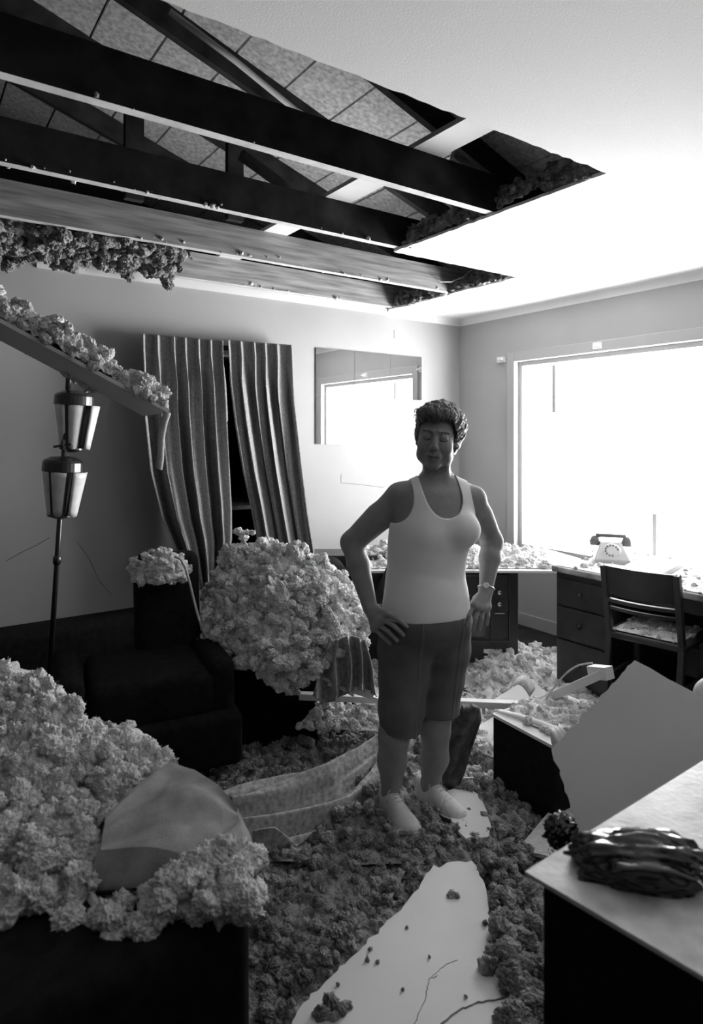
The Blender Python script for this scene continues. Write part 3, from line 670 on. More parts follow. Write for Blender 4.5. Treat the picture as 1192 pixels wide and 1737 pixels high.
TR=[(806,741,26,.050,-.005),(815,740,46,.060,-.0),(824,738,62,.074,.0),(834,737,70,.088,0),(850,736,71,.100,0),(875,735,71,.112,0),(900,733,73,.118,0),(925,728,70,.116,0),(950,724,66,.110,0),(972,722,66.5,.110,0),(1000,722.5,70,.116,0),(1025,722,73,.122,0),(1050,721.5,76,.126,0),(1080,720,77,.128,0),(1102,719,70,.115,0)]
def torso_rows(r0,r1,grow=0):
    out=[]
    for py,px,hw,b,dy in TR:
        if r0<=py<=r1: p=Q3(px,py,dy); a=hw/F*PD; a=math.sqrt(max(a*a-(b*math.sin(YAW))**2,.0001))/math.cos(YAW); out.append((p[2],p[0],p[1],a+grow,b+grow))
    return out
LV=np.array([math.cos(YAW),math.sin(YAW),0]); FVv=np.array([math.sin(YAW),-math.cos(YAW),0])
def torso(S,grow,r1=1102,breast=True):
    S.loft(torso_rows(806,r1,grow),YAW,.02)
    if breast:
        for px,py,s_,rr_ in ((706,898,-1,.060),(772,896,1,.056)):
            c=Q3(px,py)+FVv*.066; S.ell(c+LV*(.004*s_),(rr_+grow,.048+grow,.052+grow),.05,M=rotM((0,0,1),YAW))
        if r1>1070: S.ell(Q3(722,1030)+FVv*.045,(.115+grow,.080+grow,.11+grow),.07,M=rotM((0,0,1),YAW))
# ---- body
B=SDF((-.10,2.18,.02),(.66,2.80,1.70),.0032)
torso(B,-.005,1062)
# shoulders and arms
SL,EL,WL=Q3(679,843,.0),Q3(597,920,.05),Q3(628,1031,-.05)
SR,ER,WR=Q3(802,846,.045),Q3(834,918,.09),Q3(824,1000,.0)
B.cone(Q3(735,822,.0),SL,.045,.050,.03); B.cone(Q3(745,822,.01),SR,.045,.046,.03)
B.cone(SL,EL,.056,.040,.02); B.cone(SL*.55+EL*.45,EL,.052,.038,.02); B.cone(EL,EL*.65+WL*.35,.041,.043,.02); B.cone(EL*.65+WL*.35,WL,.043,.027,.015)
B.cone(SR,ER,.048,.038,.02); B.cone(SR*.6+ER*.4,ER,.045,.037,.02); B.cone(ER,ER*.65+WR*.35,.038,.040,.02); B.cone(ER*.65+WR*.35,WR,.040,.026,.015)
# hands: palm, four fingers and a thumb each
def hand(W_,knu,tips,mids,rad,thumb,pal):
    for kx in knu: B.cone(W_,kx,.020,.0125,.012)
    for i in range(3): B.cone(knu[i],knu[i+1],.013,.013,.01)
    B.cone(W_,(knu[1]+knu[2])/2,.021,.015,.012)
    for kx,mm,tp,r_ in zip(knu,mids,tips,rad):
        B.cone(kx,mm,r_*1.08,r_,.003); B.cone(mm,tp,r_,r_*.80,.002)
    B.cone(W_*.6+thumb[0]*.4,thumb[0],.013,.0115,.008); B.cone(thumb[0],thumb[1],.0105,.0085,.003)
hand(WL,[Q3(655,1040,-.125),Q3(648,1050,-.118),Q3(641,1059,-.108),Q3(634,1066,-.095)],
     [Q3(690,1063,-.150),Q3(684,1077,-.146),Q3(674,1087,-.137),Q3(661,1092,-.122)],
     [Q3(673,1049,-.150),Q3(667,1061,-.146),Q3(658,1071,-.137),Q3(648,1079,-.122)],[.0088,.009,.0086,.0076],
     (Q3(645,1030,-.02),Q3(662,1044,.05)),None)
hand(WR,[Q3(804,1027,-.068),Q3(812,1031,-.060),Q3(820,1032,-.048),Q3(827,1030,-.034)],
     [Q3(790,1061,-.090),Q3(802,1070,-.084),Q3(814,1068,-.072),Q3(826,1060,-.054)],
     [Q3(795,1044,-.092),Q3(806,1050,-.086),Q3(817,1049,-.074),Q3(828,1045,-.054)],[.0078,.0080,.0077,.0068],
     (Q3(806,1015,.03),Q3(797,1030,.055)),None)
# legs
HLp,KL,CLf,ANL=Q3(690,1090,-.01),Q3(668,1248,-.04),Q3(665,1290,.0),np.array([.150,2.478,.10])
HRp,KR,CRf,ANR=Q3(756,1090,.03),Q3(738,1240,.01),Q3(737,1285,.05),np.array([.306,2.535,.10])
B.cone(Q3(694,1062,.0),HLp,.095,.088,.03); B.cone(HLp,KL,.085,.056,.02); B.cone(KL,CLf,.056,.055,.02); B.cone(CLf,ANL,.054,.035,.02); B.cone(ANL,ANL-[0,0,.05],.036,.034,.01)
B.cone(Q3(750,1062,.02),HRp,.092,.084,.03); B.cone(HRp,KR,.08,.054,.02); B.cone(KR,CRf,.054,.053,.02); B.cone(CRf,ANR,.052,.034,.02); B.cone(ANR,ANR-[0,0,.05],.035,.033,.01)
# head
HM=rotM((0,0,1),R(-12))@rotM((1,0,0),R(12))@rotM((0,1,0),R(7)); HC=Q3(741,737,-.045)
def HP(x,y,z): return HC+HM@np.array([x,y,z])
B.cone(Q3(741,824,.02),HP(0,.03,-.06),.056,.050,.02)
for s_ in(-1,1): B.cone(Q3(741+s_*12,828,-.035),HP(s_*.045,.01,-.05),.010,.012,.02)     # neck tendons
B.ell(HP(0,.022,.030),(.071,.092,.090),.01,HM)
B.ell(HP(0,-.022,-.030),(.063,.066,.086),.03,HM); B.ell(HP(0,-.060,-.100),(.026,.024,.020),.025,HM)
for s_ in(-1,1):
    B.ell(HP(s_*.036,-.056,-.036),(.028,.026,.028),.02,HM); B.ell(HP(s_*.046,-.02,-.078),(.018,.03,.022),.03,HM)
    B.ell(HP(s_*.030,-.092,.010),(.018,.014,.011),.012,HM,'sub')
    B.ell(HP(s_*.030,-.074,.006),(.0165,.0145,.0125),.004,HM)
    B.cone(HP(s_*.012,-.082,.027),HP(s_*.046,-.068,.026),.008,.006,.010)
    B.ell(HP(s_*.076,.012,-.008),(.009,.018,.030),.006,HM)
    B.ell(HP(s_*.0105,-.098,-.030),(.0085,.010,.008),.005,HM)
    B.cone(HP(s_*.017,-.093,-.026),HP(s_*.031,-.083,-.062),.0022,.002,.010,'sub')
B.cone(HP(0,-.083,.012),HP(0,-.104,-.022),.0085,.0115,.012)
B.ell(HP(0,-.078,-.064),(.026,.018,.020),.015,HM)
for a_,b_ in ((-1,0),(0,1)):
    B.cone(HP(a_*.023,-.083,-.0625),HP(b_*.023 if b_ else 0,-.083 if b_ else -.0945,-.0625 if b_ else -.060),.0042,.0052,.003)
    B.cone(HP(a_*.021,-.083,-.067),HP(b_*.021 if b_ else 0,-.083 if b_ else -.094,-.067 if b_ else -.0705),.0045,.0062,.003)
B.cone(HP(-.024,-.091,-.0655),HP(0,-.102,-.0652),.0018,.0018,.002,'sub'); B.cone(HP(0,-.102,-.0652),HP(.024,-.091,-.0655),.0018,.0018,.002,'sub')
# collar bones
B.cone(Q3(735,836,-.075),Q3(700,826,-.06),.006,.006,.015); B.cone(Q3(752,837,-.060),Q3(778,832,-.03),.004,.004,.015)
V,Q=B.mesh()
cen=V[Q].mean(1); loc=(cen-HC)@HM       # head-local face centres
mi=np.zeros(len(Q),int); x,y,z=loc.T; ax_=np.abs(x)
front=(y<-.06)&(ax_<.06)
mi[front&(ax_>.012)&(ax_<.048)&(np.abs(z-.0265-.24*np.maximum(0,.022-np.abs(ax_-.027))+.0034)<.0019)]=2
mi[front&(ax_>.016)&(ax_<.045)&(np.abs(z+.0025+.003*(1-((ax_-.030)/.015)**2))<.0017)]=2      # closed lash line
mi[front&(ax_<.021)&(z<-.0600+.003*(ax_/.02)**2)&(z>-.0720+.005*(ax_/.02)**2)&(y<-.082)]=1
mi[(y<-.085)&(ax_<.019)&(np.abs(z+.0652+.004*(ax_/.02)**2)<.0013)]=2  # shade of the mouth crease painted in
mi[(y<-.09)&(np.abs(ax_-.0085)<.0035)&(np.abs(z+.0375)<.0022)]=2  # shade inside the nostrils painted in
body=link('body',V,Q,[M_skin,M_lip,M_browshade],woman,smooth=True,mi=mi)
del B
# ---- tank top
T=SDF((-.0,2.24,.70),(.56,2.72,1.36),.0032)
torso(T,.004,1080)
T.cone(Q3(722,826,-.005),Q3(694,834,-.0),.042,.044,.03); T.cone(Q3(760,826,.02),Q3(790,836,.035),.040,.042,.03)
K=[(689,790),(691,803),(696,820),(698,840),(695,860),(684,877),(664,886),(630,886),(560,890),(560,1042),(645,1043),(720,1039),(798,1040),(860,1040),(860,880),(815,881),(806,868),(799,845),(795,822),(790,803),(787,790),(768,790),(771,805),(777,825),(781,845),(777,862),(766,872),(750,875),(734,869),(721,853),(713,832),(708,812),(706,790)]
for _ in range(3): K=[q for i in range(len(K)) for q in ((K[i][0]*.75+K[(i+1)%len(K)][0]*.25,K[i][1]*.75+K[(i+1)%len(K)][1]*.25),(K[i][0]*.25+K[(i+1)%len(K)][0]*.75,K[i][1]*.25+K[(i+1)%len(K)][1]*.75))]
K=[px2(*p) for p in K]; XX,ZZ=np.meshgrid(T.ax[0],T.ax[2],indexing='ij'); kd=seg_poly_sdf(XX,ZZ,K)
T.F=np.maximum(T.F,kd[:,None,:].astype(np.float32))
Xg,Zg=np.meshgrid(T.ax[0],T.ax[2],indexing='ij'); 
wr=.0012*np.exp(-((Zg-px2(0,974)[1]-.03*np.sin(Xg*9))/.016)**2)+.0009*np.exp(-((Zg-px2(0,928)[1]+.05*(Xg-.25))/.018)**2)-.0015*np.exp(-((Zg-px2(0,1040)[1])/.004)**2)*0
T.F+=wr[:,None,:].astype(np.float32)
V,Q=T.mesh(); link('tank_top',V,Q,M_tank,woman,smooth=True); del T
# neck binding of the tank top follows the opening, as a fine rib in the same knit
# ---- slacks
S=SDF((-.06,2.16,.34),(.56,2.76,.80),.0032)
_tr=TR; TR=[(1025,722,73,.122,0),(1050,721.5,76,.124,0),(1068,721,76,.120,0),(1084,720,70,.105,0),(1098,720,56,.08,0),(1110,720,36,.05,0)]
S.loft(torso_rows(1025,1110,.007),YAW,.02); TR=_tr
def leg(pts):
    for (a,ra_),(b,rb_) in zip(pts[:-1],pts[1:]): S.cone(a,b,ra_,rb_,.03)
leg([(Q3(694,1068,-.0),.108),(Q3(687,1100,-.01),.100),(Q3(684,1150,-.02),.090),(Q3(680,1200,-.03),.081),(Q3(680,1260,-.035),.078)])
leg([(Q3(752,1068,.02),.104),(Q3(755,1100,.03),.092),(Q3(750,1150,.03),.080),(Q3(746,1200,.02),.069),(Q3(743,1250,.02),.065)])
S.ell(Q3(722,1050)+FVv*.03,(.15,.11,.09),.04,M=rotM((0,0,1),YAW))
Xg,Zg=np.meshgrid(S.ax[0],S.ax[2],indexing='ij')
zt_=px2(0,1040)[1]; 
hx=np.interp(Xg,[px2(640,0)[0],px2(700,0)[0],px2(712,0)[0],px2(716,0)[0],px2(780,0)[0]],[px2(0,1227)[1],px2(0,1233)[1],px2(0,1230)[1],px2(0,1213)[1],px2(0,1213)[1]])
S.F=np.maximum(S.F,np.maximum(Zg-zt_,hx-Zg)[:,None,:].astype(np.float32))
xc1=np.interp(Zg,[px2(0,1230)[1],px2(0,1060)[1]],[px2(700,0)[0],px2(709,0)[0]]); xc2=np.interp(Zg,[px2(0,1213)[1],px2(0,1060)[1]],[px2(764,0)[0],px2(779,0)[0]])
cr_=(.0035*np.exp(-((Xg-xc1)/.004)**2)+.0035*np.exp(-((Xg-xc2)/.004)**2)); yf=(S.ax[1]<2.47)
S.F-=(cr_[:,None,:]*yf[None,:,None]).astype(np.float32)
fold=.003*np.exp(-((Zg-px2(0,1098)[1]-(Xg-.27)*.9)/.006)**2)*np.exp(-((Xg-.25)/.06)**2)
S.F+=fold[:,None,:].astype(np.float32)
V,Q=S.mesh(); link('slacks',V,Q,M_short,woman,smooth=True); del S
# ---- shoes
def shoe(heel,toe,z0):
    heel=np.array(heel); toe=np.array(toe); d=toe-heel; L=.245; d/=np.linalg.norm(d); n_=np.array([d[1],-d[0]])
    lo=np.minimum(heel,toe)-.08; hi=np.maximum(heel,toe)+.08
    S=SDF((lo[0],lo[1],z0-.01),(hi[0],hi[1],z0+.13),.0028)
    X=S.ax[0][:,None,None]-heel[0]; Y=S.ax[1][None,:,None]-heel[1]; Z=S.ax[2][None,None,:]-z0
    s_=(X*d[0]+Y*d[1])/L; t=X*n_[0]+Y*n_[1]
    sc_=np.clip(s_,0,1); kn=[0,.05,.15,.3,.45,.6,.75,.88,.96,1]
    hw=np.interp(sc_,kn,[.016,.029,.035,.034,.036,.042,.046,.042,.030,.014]); hh=np.interp(sc_,kn,[.072,.080,.084,.088,.082,.066,.052,.042,.034,.024])
    tc_=.006*np.sin(sc_*math.pi)
    zz_=np.clip(Z,0,None); q=(np.abs((t-tc_)/hw)**2.3+(zz_/hh)**2.6)**(1/2.4)
    D=(q-1)*np.minimum(hw,hh)*.9; D=np.maximum(D,np.maximum(-Z,np.abs(s_-.5)*L-.5*L))
    # welt of the sole stands proud, crease across the toes, throat line
    D=D-.0035*((Z<.013)&(Z>-.01))+.002*np.exp(-((s_-.66-.6*np.abs(t))/.012)**2)*(Z>.02)+.0022*np.exp(-((s_-.72)/.01)**2)*(Z>.025)
    S.F=np.minimum(S.F,D.astype(np.float32)); V,Q=S.mesh(); c=V[Q].mean(1); mi=(c[:,2]<z0+.013).astype(int)
    o=link('shoe',V,Q,[M_shoe,M_sole],woman,smooth=True,mi=mi)
    lc=MB()
    def at_(s0,t0,z): p=heel+d*s0*L+n_*t0; return (p[0],p[1],z0+z)
    for k in range(4):
        s0=.36+.06*k; h0=np.interp(s0,kn,[.072,.080,.084,.088,.082,.066,.052,.042,.034,.024])
        lc.tube([at_(s0,-.020,h0*.86),at_(s0+.01,-.008,h0*1.01),at_(s0+.015,.008,h0*1.01),at_(s0+.0,.020,h0*.86)],.0022,6)
    h0=.088
    lc.tube([at_(.36,0,h0),at_(.38,.02,h0+.008),at_(.40,.034,h0-.01),at_(.40,.036,h0-.03)],.0018,6).tube([at_(.36,0,h0),at_(.38,-.02,h0+.008),at_(.41,-.032,h0-.012),at_(.42,-.034,h0-.035)],.0018,6)
    lc.build('laces',M_shoe,o,smooth=True); return o
shoe((.118,2.530),(.222,2.325),.028); shoe((.262,2.590),(.42,2.400),.028)
# ---- hair
Hh=SDF(HC-.17,HC+.17,.003)
Hh.ell(HP(.004,.030,.036),(.089,.112,.092),.01,HM); Hh.ell(HP(.030,.045,.020),(.078,.085,.080),.02,HM)
Hh.ell(HP(.05,.050,-.04),(.038,.05,.05),.02,HM); Hh.ell(HP(-.055,.03,-.02),(.028,.045,.05),.02,HM); Hh.ell(HP(-.01,-.030,.080),(.075,.055,.035),.02,HM); Hh.ell(HP(.02,.07,-.07),(.045,.03,.045),.02,HM)
Xh,Yh,Zh=np.meshgrid(*Hh.ax,indexing='ij'); Lh=np.stack([Xh.ravel(),Yh.ravel(),Zh.ravel()],1)-HC; Lh=Lh@HM
# strand direction: swirl back from the brow, so the noise is stretched along it
ang=np.arctan2(Lh[:,0],Lh[:,2]+.02); rad_=np.linalg.norm(Lh,axis=1)
near=(np.abs(Hh.F.ravel())<.03)
dn=np.zeros(len(Lh)); q=Lh[near]
dn[near]=.0075*fbm(np.stack([ang[near]*5.0+q[:,1]*8,q[:,1]*22,rad_[near]*20],1),2)+.0045*fbm(np.stack([ang[near]*16+q[:,1]*25,q[:,1]*26,rad_[near]*30],1)+7,2,True)
Fh=Hh.F+dn.reshape(Hh.F.shape).astype(np.float32)
xl,yl,zl=[Lh[:,i].reshape(Hh.F.shape) for i in range(3)]
# face opening: in front of the ears, below the fringe
line=.074-.010*np.cos(xl*60)-.012*(xl<-.01)-.05*(np.abs(xl)/.07)**4+.004*np.sin(xl*260)
cutF=np.maximum(yl+.028+.35*np.clip(zl,-.2,.0)*-1,zl-line)      # inside the cut where both negative
cutF=np.maximum(cutF,np.abs(xl)-.074)
Fh=np.maximum(Fh,-cutF.astype(np.float32))
low=np.where(yl>.0,-.085-.1*xl*0,-.045); Fh=np.maximum(Fh,(low-zl).astype(np.float32))
V,Q=surface_nets(Fh,Hh.lo,Hh.h); hair=link('hair',V,Q,M_hair,woman,smooth=True)
rh=np.random.RandomState(3); st=MB()
cv=(V-HC)@HM; cand=np.flatnonzero((cv[:,2]>-.06)&((cv[:,1]>-.05)|(cv[:,2]>.05)))
for i in rh.choice(cand,380):
    p=cv[i]; nrm_=p/np.array([.089,.112,.092])**2; nrm_/=np.linalg.norm(nrm_)
    tg=np.array([p[0]*.6+.2*rh.normal()*.1,.09,-.05+.03*rh.normal()]); tg-=nrm_*(tg@nrm_); tg/=np.linalg.norm(tg)+1e-9
    L_=.018+.028*rh.rand(); lift=.002+.004*rh.rand()
    pts=[HP(*(p*0.985+tg*L_*t+nrm_*(lift*math.sin(math.pi*min(1,t*1.1))-.012*t*t*L_/.04))) for t in (0,.25,.5,.75,1)]
    st.tube(pts,[.0008,.0012,.0012,.0009,.0003],4,cap=False)
st.build('hair_strands',M_hair,hair,smooth=True)
# ---- wristwatch and ring
wd=(WR-ER); wd/=np.linalg.norm(wd); wc=WR-wd*.006; e1_=np.cross(wd,(0,1,0)); e1_/=np.linalg.norm(e1_); e2_=np.cross(wd,e1_)
rw=.0305
wt=MB().tube([wc+rw*(math.cos(t)*e1_+math.sin(t)*e2_*.95) for t in np.linspace(0,2*math.pi,33)],.0032,6,cap=False)
wo=wt.build('wristwatch',mat('watch_metal',.5,.3,metal=1),woman,smooth=True)
f0=np.array([-.25,-.95,0]); f0-=wd*(f0@wd); f0/=np.linalg.norm(f0); g0=np.cross(wd,f0)
MB().lathe([(.010,0),(.0115,.002),(.0115,.005),(.009,.0065)],(0,0,0),20,M=np.array([g0,wd,f0]).T).xf(np.eye(3),wc+f0*(rw-.001)).build('watch_face',mat('watch_dial',.8,.2),wo)
ri=Q3(810,1042,-.068); MB().tube([ri+.0095*np.array([math.cos(t),math.sin(t),0]) for t in np.linspace(0,6.283,17)],.0012,5,cap=False).build('ring',mat('watch_metal',.5,.3,metal=1),woman,smooth=True)
# ---------------- floor debris ----------------
rngF=np.random.RandomState(20)
def inpoly(x,y,poly):
    c=np.zeros(x.shape,bool); n=len(poly)
    for i in range(n):
        x1,y1=poly[i]; x2,y2=poly[(i+1)%n]
        t=((y1>y)!=(y2>y))&(x<(x2-x1)*(y-y1)/(y2-y1+1e-12)+x1); c^=t
    return c
def floorpatch(name,label,corners,n,k,amp,freq,nc,cs,seed,m=None,h=None,excl=(),**kw):
    q=[np.array(onZ(px,py,0.0)) for px,py in corners]
    u=np.linspace(0,1,k)[None,:,None]; v=np.linspace(0,1,n)[:,None,None]
    S=(q[0]*(1-u)+q[1]*u)*(1-v)+(q[3]*(1-u)+q[2]*u)*v
    S[...,2]=.018
    if h is not None: S[...,2]+=h(S[...,0],S[...,1])
    PX=CX+F*S[...,0]/S[...,1]; PY=HZ+F*EYE/S[...,1]
    cm=None
    if excl:
        cm=np.ones(PX.shape,bool)
        for e in excl:
            e_=inpoly(PX,PY,e); cm&=~e_; S[...,2][e_]=.012
    return tag(fluff_patch(name,S,m or M_ins,amp=amp,freq=freq,nclump=nc,csize=cs,seed=seed,nrm=(0,0,1),cmask=cm,**kw),label,'insulation',kind='stuff')
bigboard=[(735,1467),(745,1472),(758,1463),(800,1460),(822,1500),(833,1560),(865,1640),(882,1700),(900,1830),(440,1830),(515,1700),(600,1620),(690,1530)]
# far strip: between console, desk and the woman
def hill(S,cx,cy,r,h): 
    return lambda x,y: h*np.exp(-((x-cx)**2+(y-cy)**2)/r**2)
hf=lambda x,y: .10*np.exp(-((x-.95)**2+(y-3.9)**2)/.25**2)+.05*pnoise(np.stack([x.ravel()*4,y.ravel()*4,0*x.ravel()],1)).reshape(x.shape)
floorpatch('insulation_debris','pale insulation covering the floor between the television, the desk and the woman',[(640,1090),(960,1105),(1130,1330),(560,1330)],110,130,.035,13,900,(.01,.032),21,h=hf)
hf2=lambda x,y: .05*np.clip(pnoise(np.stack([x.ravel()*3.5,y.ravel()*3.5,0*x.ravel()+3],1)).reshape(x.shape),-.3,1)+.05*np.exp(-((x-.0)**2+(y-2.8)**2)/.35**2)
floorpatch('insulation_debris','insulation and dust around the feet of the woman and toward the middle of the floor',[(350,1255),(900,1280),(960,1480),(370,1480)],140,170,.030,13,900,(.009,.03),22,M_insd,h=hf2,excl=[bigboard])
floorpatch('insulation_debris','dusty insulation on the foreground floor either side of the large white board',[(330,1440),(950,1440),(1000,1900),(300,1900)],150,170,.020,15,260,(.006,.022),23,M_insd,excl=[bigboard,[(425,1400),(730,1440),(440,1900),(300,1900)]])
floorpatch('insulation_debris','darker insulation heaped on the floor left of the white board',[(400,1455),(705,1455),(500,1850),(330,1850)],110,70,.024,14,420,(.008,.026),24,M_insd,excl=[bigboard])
# clumpy row between the large board and the side cabinet
pts=[];sz=[]
for i in range(420):
    t=rngF.rand(); py=1440+t*300; px=np.interp(py,[1440,1500,1560,1640,1700,1760],[850,855,862,868,885,890])+rngF.normal()*17+8
    z=.02+.05*rngF.rand(); pts.append(onZ(px,py,z)); sz.append(.008+.022*rngF.rand()**2)
Vs,Fs,_n2=clumps(np.array(pts),np.array(sz),rngF)
tag(link('insulation_debris',np.vstack(Vs),np.vstack(Fs),M_insd,smooth=True),'lumpy insulation row along the right edge of the large white board','insulation',kind='stuff')
# the large board on the floor
def onfl(pts,z): return [onZ(px,py,z) for px,py in pts]
rr=np.random.RandomState(9); ol=[]
for i in range(len(bigboard)):
    p,q=bigboard[i],bigboard[(i+1)%len(bigboard)]; n=max(1,int(math.dist(p,q)/9))
    for k in range(n): t=k/n; a_=1.6 if k else 0; ol.append((p[0]+(q[0]-p[0])*t+rr.normal()*a_,p[1]+(q[1]-p[1])*t+rr.normal()*a_*.7))
fb=empty('floor_board',onZ(700,1640,0),'large white torn ceiling board lying cracked on the foreground floor','board')
MB().slab(onfl(ol,.040),.013,(0,0,1)).build('board_sheet',M_dry,fb)
ck=MB()
for c_,w_ in (([(700,1745),(722,1690),(728,1660),(742,1655)],.0012),([(728,1660),(750,1640),(775,1628)],.001),([(745,1740),(780,1712),(812,1700),(850,1694),(862,1690)],.0028)):
    r_=[onZ(p[0],p[1],.0402) for p in c_]; 
    q=[]
    for i in range(len(r_)-1):
        for t in np.linspace(0,1,8): q.append(np.array(r_[i])*(1-t)+np.array(r_[i+1])*t+np.array([rr.normal(),rr.normal(),0])*.0012)
    ck.tube(q,w_,4)
ck.build('crack',M_insd,fb)
pts=[onZ(*p,.043) for p in ((765,1518),(775,1520),(690,1573),(628,1610),(623,1628),(640,1632),(573,1670),(683,1678),(790,1690),(728,1623),(560,1700),(575,1712),(545,1722),(568,1725),(590,1705))]
Vs,Fs,_n2=clumps(np.array(pts),np.array([.012,.010,.004,.006,.007,.007,.005,.005,.004,.004,.02,.022,.018,.016,.012]),rngF)
tag(link('insulation_bits',np.vstack(Vs),np.vstack(Fs),M_insd,smooth=True),'stray insulation bits lying on the large white board','insulation',kind='stuff')
def board(name,label,pts,z,m=M_dry,cat='board',th=.012,zs=None,jit=0,seed=1):
    r0=np.random.RandomState(seed); V=[]
    n=len(pts)
    for i in range(n):
        p,q=pts[i],pts[(i+1)%n]; k=max(1,int(math.dist(p,q)/8)) if jit else 1
        z0=zs[i] if zs else z; z1=zs[(i+1)%n] if zs else z
        for j in range(k):
            t=j/k; a=jit if j else 0
            V.append(onZ(p[0]+(q[0]-p[0])*t+r0.normal()*a,p[1]+(q[1]-p[1])*t+r0.normal()*a,z0+(z1-z0)*t))
    return tag(MB().slab(V,th,(0,0,1)).build(name,m),label,cat)
board('plasterboard_scrap','pale plasterboard scrap on the floor beside the toe of the right shoe',[(738,1352),(768,1338),(803,1338),(822,1368),(833,1402),(829,1420),(790,1422),(770,1400)],.045,jit=1.2,seed=3)
board('plasterboard_scrap','grey plasterboard strip on the floor under the leaning board',[(878,1440),(962,1338),(985,1372),(990,1440),(930,1452)],.05,M_dryg,seed=4)
board('plasterboard_scrap','bright triangular board piece lying before the desk drawers',[(828,1192),(896,1150),(932,1178),(948,1192),(900,1206)],.14,M_white,zs=[.10,.16,.14,.10,.09])
board('plasterboard_scrap','pale board fragment lying behind the small dark box',[(800,1238),(838,1215),(838,1262),(812,1266)],.05,M_dry,seed=6)
board('plasterboard_scrap','bright board sheet sloping down behind the dark box toward the leaning board',[(905,1196),(990,1185),(1045,1215),(1000,1240),(950,1225)],.2,M_white,zs=[.16,.16,.22,.24,.18])
# curled paper
V=[];n=12
for i in range(n):
    t=i/(n-1); px=864+34*t; py=1168+20*t-16*math.sin(math.pi*t*.9)
    p=P(px,py,3.15); V+= [p,tuple(np.array(P(px+10,py-16,3.2)))]
tag(link('curled_paper',V,[(2*i,2*i+1,2*i+3,2*i+2) for i in range(n-1)],M_dryg,smooth=True),'curled grey paper sheet standing against the desk drawers','paper').modifiers.new('t','SOLIDIFY').thickness=.001
# ---------------- broken curtain track and stick ----------------
trk=empty('curtain_track',P(700,1190,2.95),'long pale curtain track lying level behind the legs of the woman','curtain track')
MB().beam(P(508,1180,2.95),P(905,1197,2.88),.04,.028).build('rail',M_white,trk,bevel=.003)
for px,py in ((569,1192),(645,1196),(820,1205)): MB().beam(P(px,py-4,2.91),P(px,py+6,2.90),.012,.014,(0,1,0)).build('runner',M_white,trk)
tag(MB().beam(P(900,1197,2.86),P(1026,1141,2.60),.05,.034).beam(P(1003,1139,2.66),P(1034,1142,2.585),.05,.05).build('broken_stick',M_white,bevel=.002),'pale broken wooden stick rising to the right in front of the desk','stick')
tag(MB().tube([P(925+t*80,1187-62*t-18*math.sin(math.pi*t),2.74-.1*t) for t in np.linspace(0,1,14)],.004,6).build('bent_strip',M_dryg,smooth=True),'thin bent strip curling above the broken stick','strip')
# ---------------- overturned box with veneer top ----------------
bx=empty('wooden_box',P(880,1330,2.6),'small dark box on the floor with its lit top covered in insulation','box')
p0=np.array(P(836,1214,2.68)); p1=np.array(P(940,1269,2.40)); ztp=.295; p0[2]=p1[2]=ztp
dW=(p1-p0); dU=np.array([.819,.574,0])*.42
MB().slab([p0,p1,p1+dU,p0+dU],.285,(0,0,1)).build('box_body',M_dark,bx,bevel=.004)
MB().slab([p0+[-.004,.0,.014],p1+[0,-.006,.014],p1+dU+[0,0,.014],p0+dU+[0,0,.014]],.012,(0,0,1)).build('box_top',M_dry,bx)
# curling veneer strip along the near top edge
V=[];n=16
for i in range(n):
    t=i/(n-1); b_=p0+dW*(t*1.0)+dU*(.05+.22*t*t); V+=[b_+[0,0,.017+.008*math.sin(math.pi*t)],b_+dU*.05+[0,0,.020+.022*math.sin(math.pi*t)]]
link('veneer_strip',V,[(2*i,2*i+1,2*i+3,2*i+2) for i in range(n-1)],M_dry,bx,smooth=True).modifiers.new('t','SOLIDIFY').thickness=.002
flat_patch('insulation_debris','insulation piled on top of the small dark box',[p0+dW*.05+dU*.1+[0,0,.02],p1-dW*.1+dU*.15+[0,0,.02],p1+dU*.95+[0,0,.02],p0+dU*.95+[0,0,.02]],34,34,M_ins,.02,18,110,(.008,.022),31,h=.02)
# bowl-like curled plates against the box
bl=MB()
for k in range(3): bl.lathe([(.06,.0),(.085,.012),(.10,.03),(.102,.03),(.088,.010),(.06,-.003)],(0,0,.014*k),28)
bl.xf(.82*rotM((0,1,0),R(62))@rotM((0,0,1),.3),P(951,1286,1.955)); tag(bl.build('plate_stack',M_white,smooth=True),'few pale curved plates tipped on edge beside the leaning board','plates')
# book with lettered spine
bk=empty('book',P(920,1330,2.25),'slim dark book with a pale printed spine lying before the box','book')
b0=np.array(onZ(887,1342,.06)); b1=np.array(onZ(955,1324,.06)); e=(b1-b0)/np.linalg.norm(b1-b0); f=np.array([-e[1],e[0],0]); L=np.linalg.norm(b1-b0)+.03
Mb=np.array([e,f,[0,0,1]]).T
MB().box(b0+e*L/2+f*.08+[0,0,0],(L,.16,.034),Mb).build('cover',M_dark,bk,bevel=.003)
MB().box(b0+e*L/2-f*.002+[0,0,.004],(L*.97,.005,.024),Mb).build('spine_label',M_dryg,bk)
m=MB()
xx=.02
for k,w_ in enumerate([.006,.004,.007,.003,.006,.0,.006,.005,.007,.0,.004,.006,.005]):
    if w_: m.box(b0+e*(xx+w_/2)-f*.0055+[0,0,.004],(w_,.001,.010),Mb)
    xx+=w_+.004
m.build('spine_print',M_dark,bk)
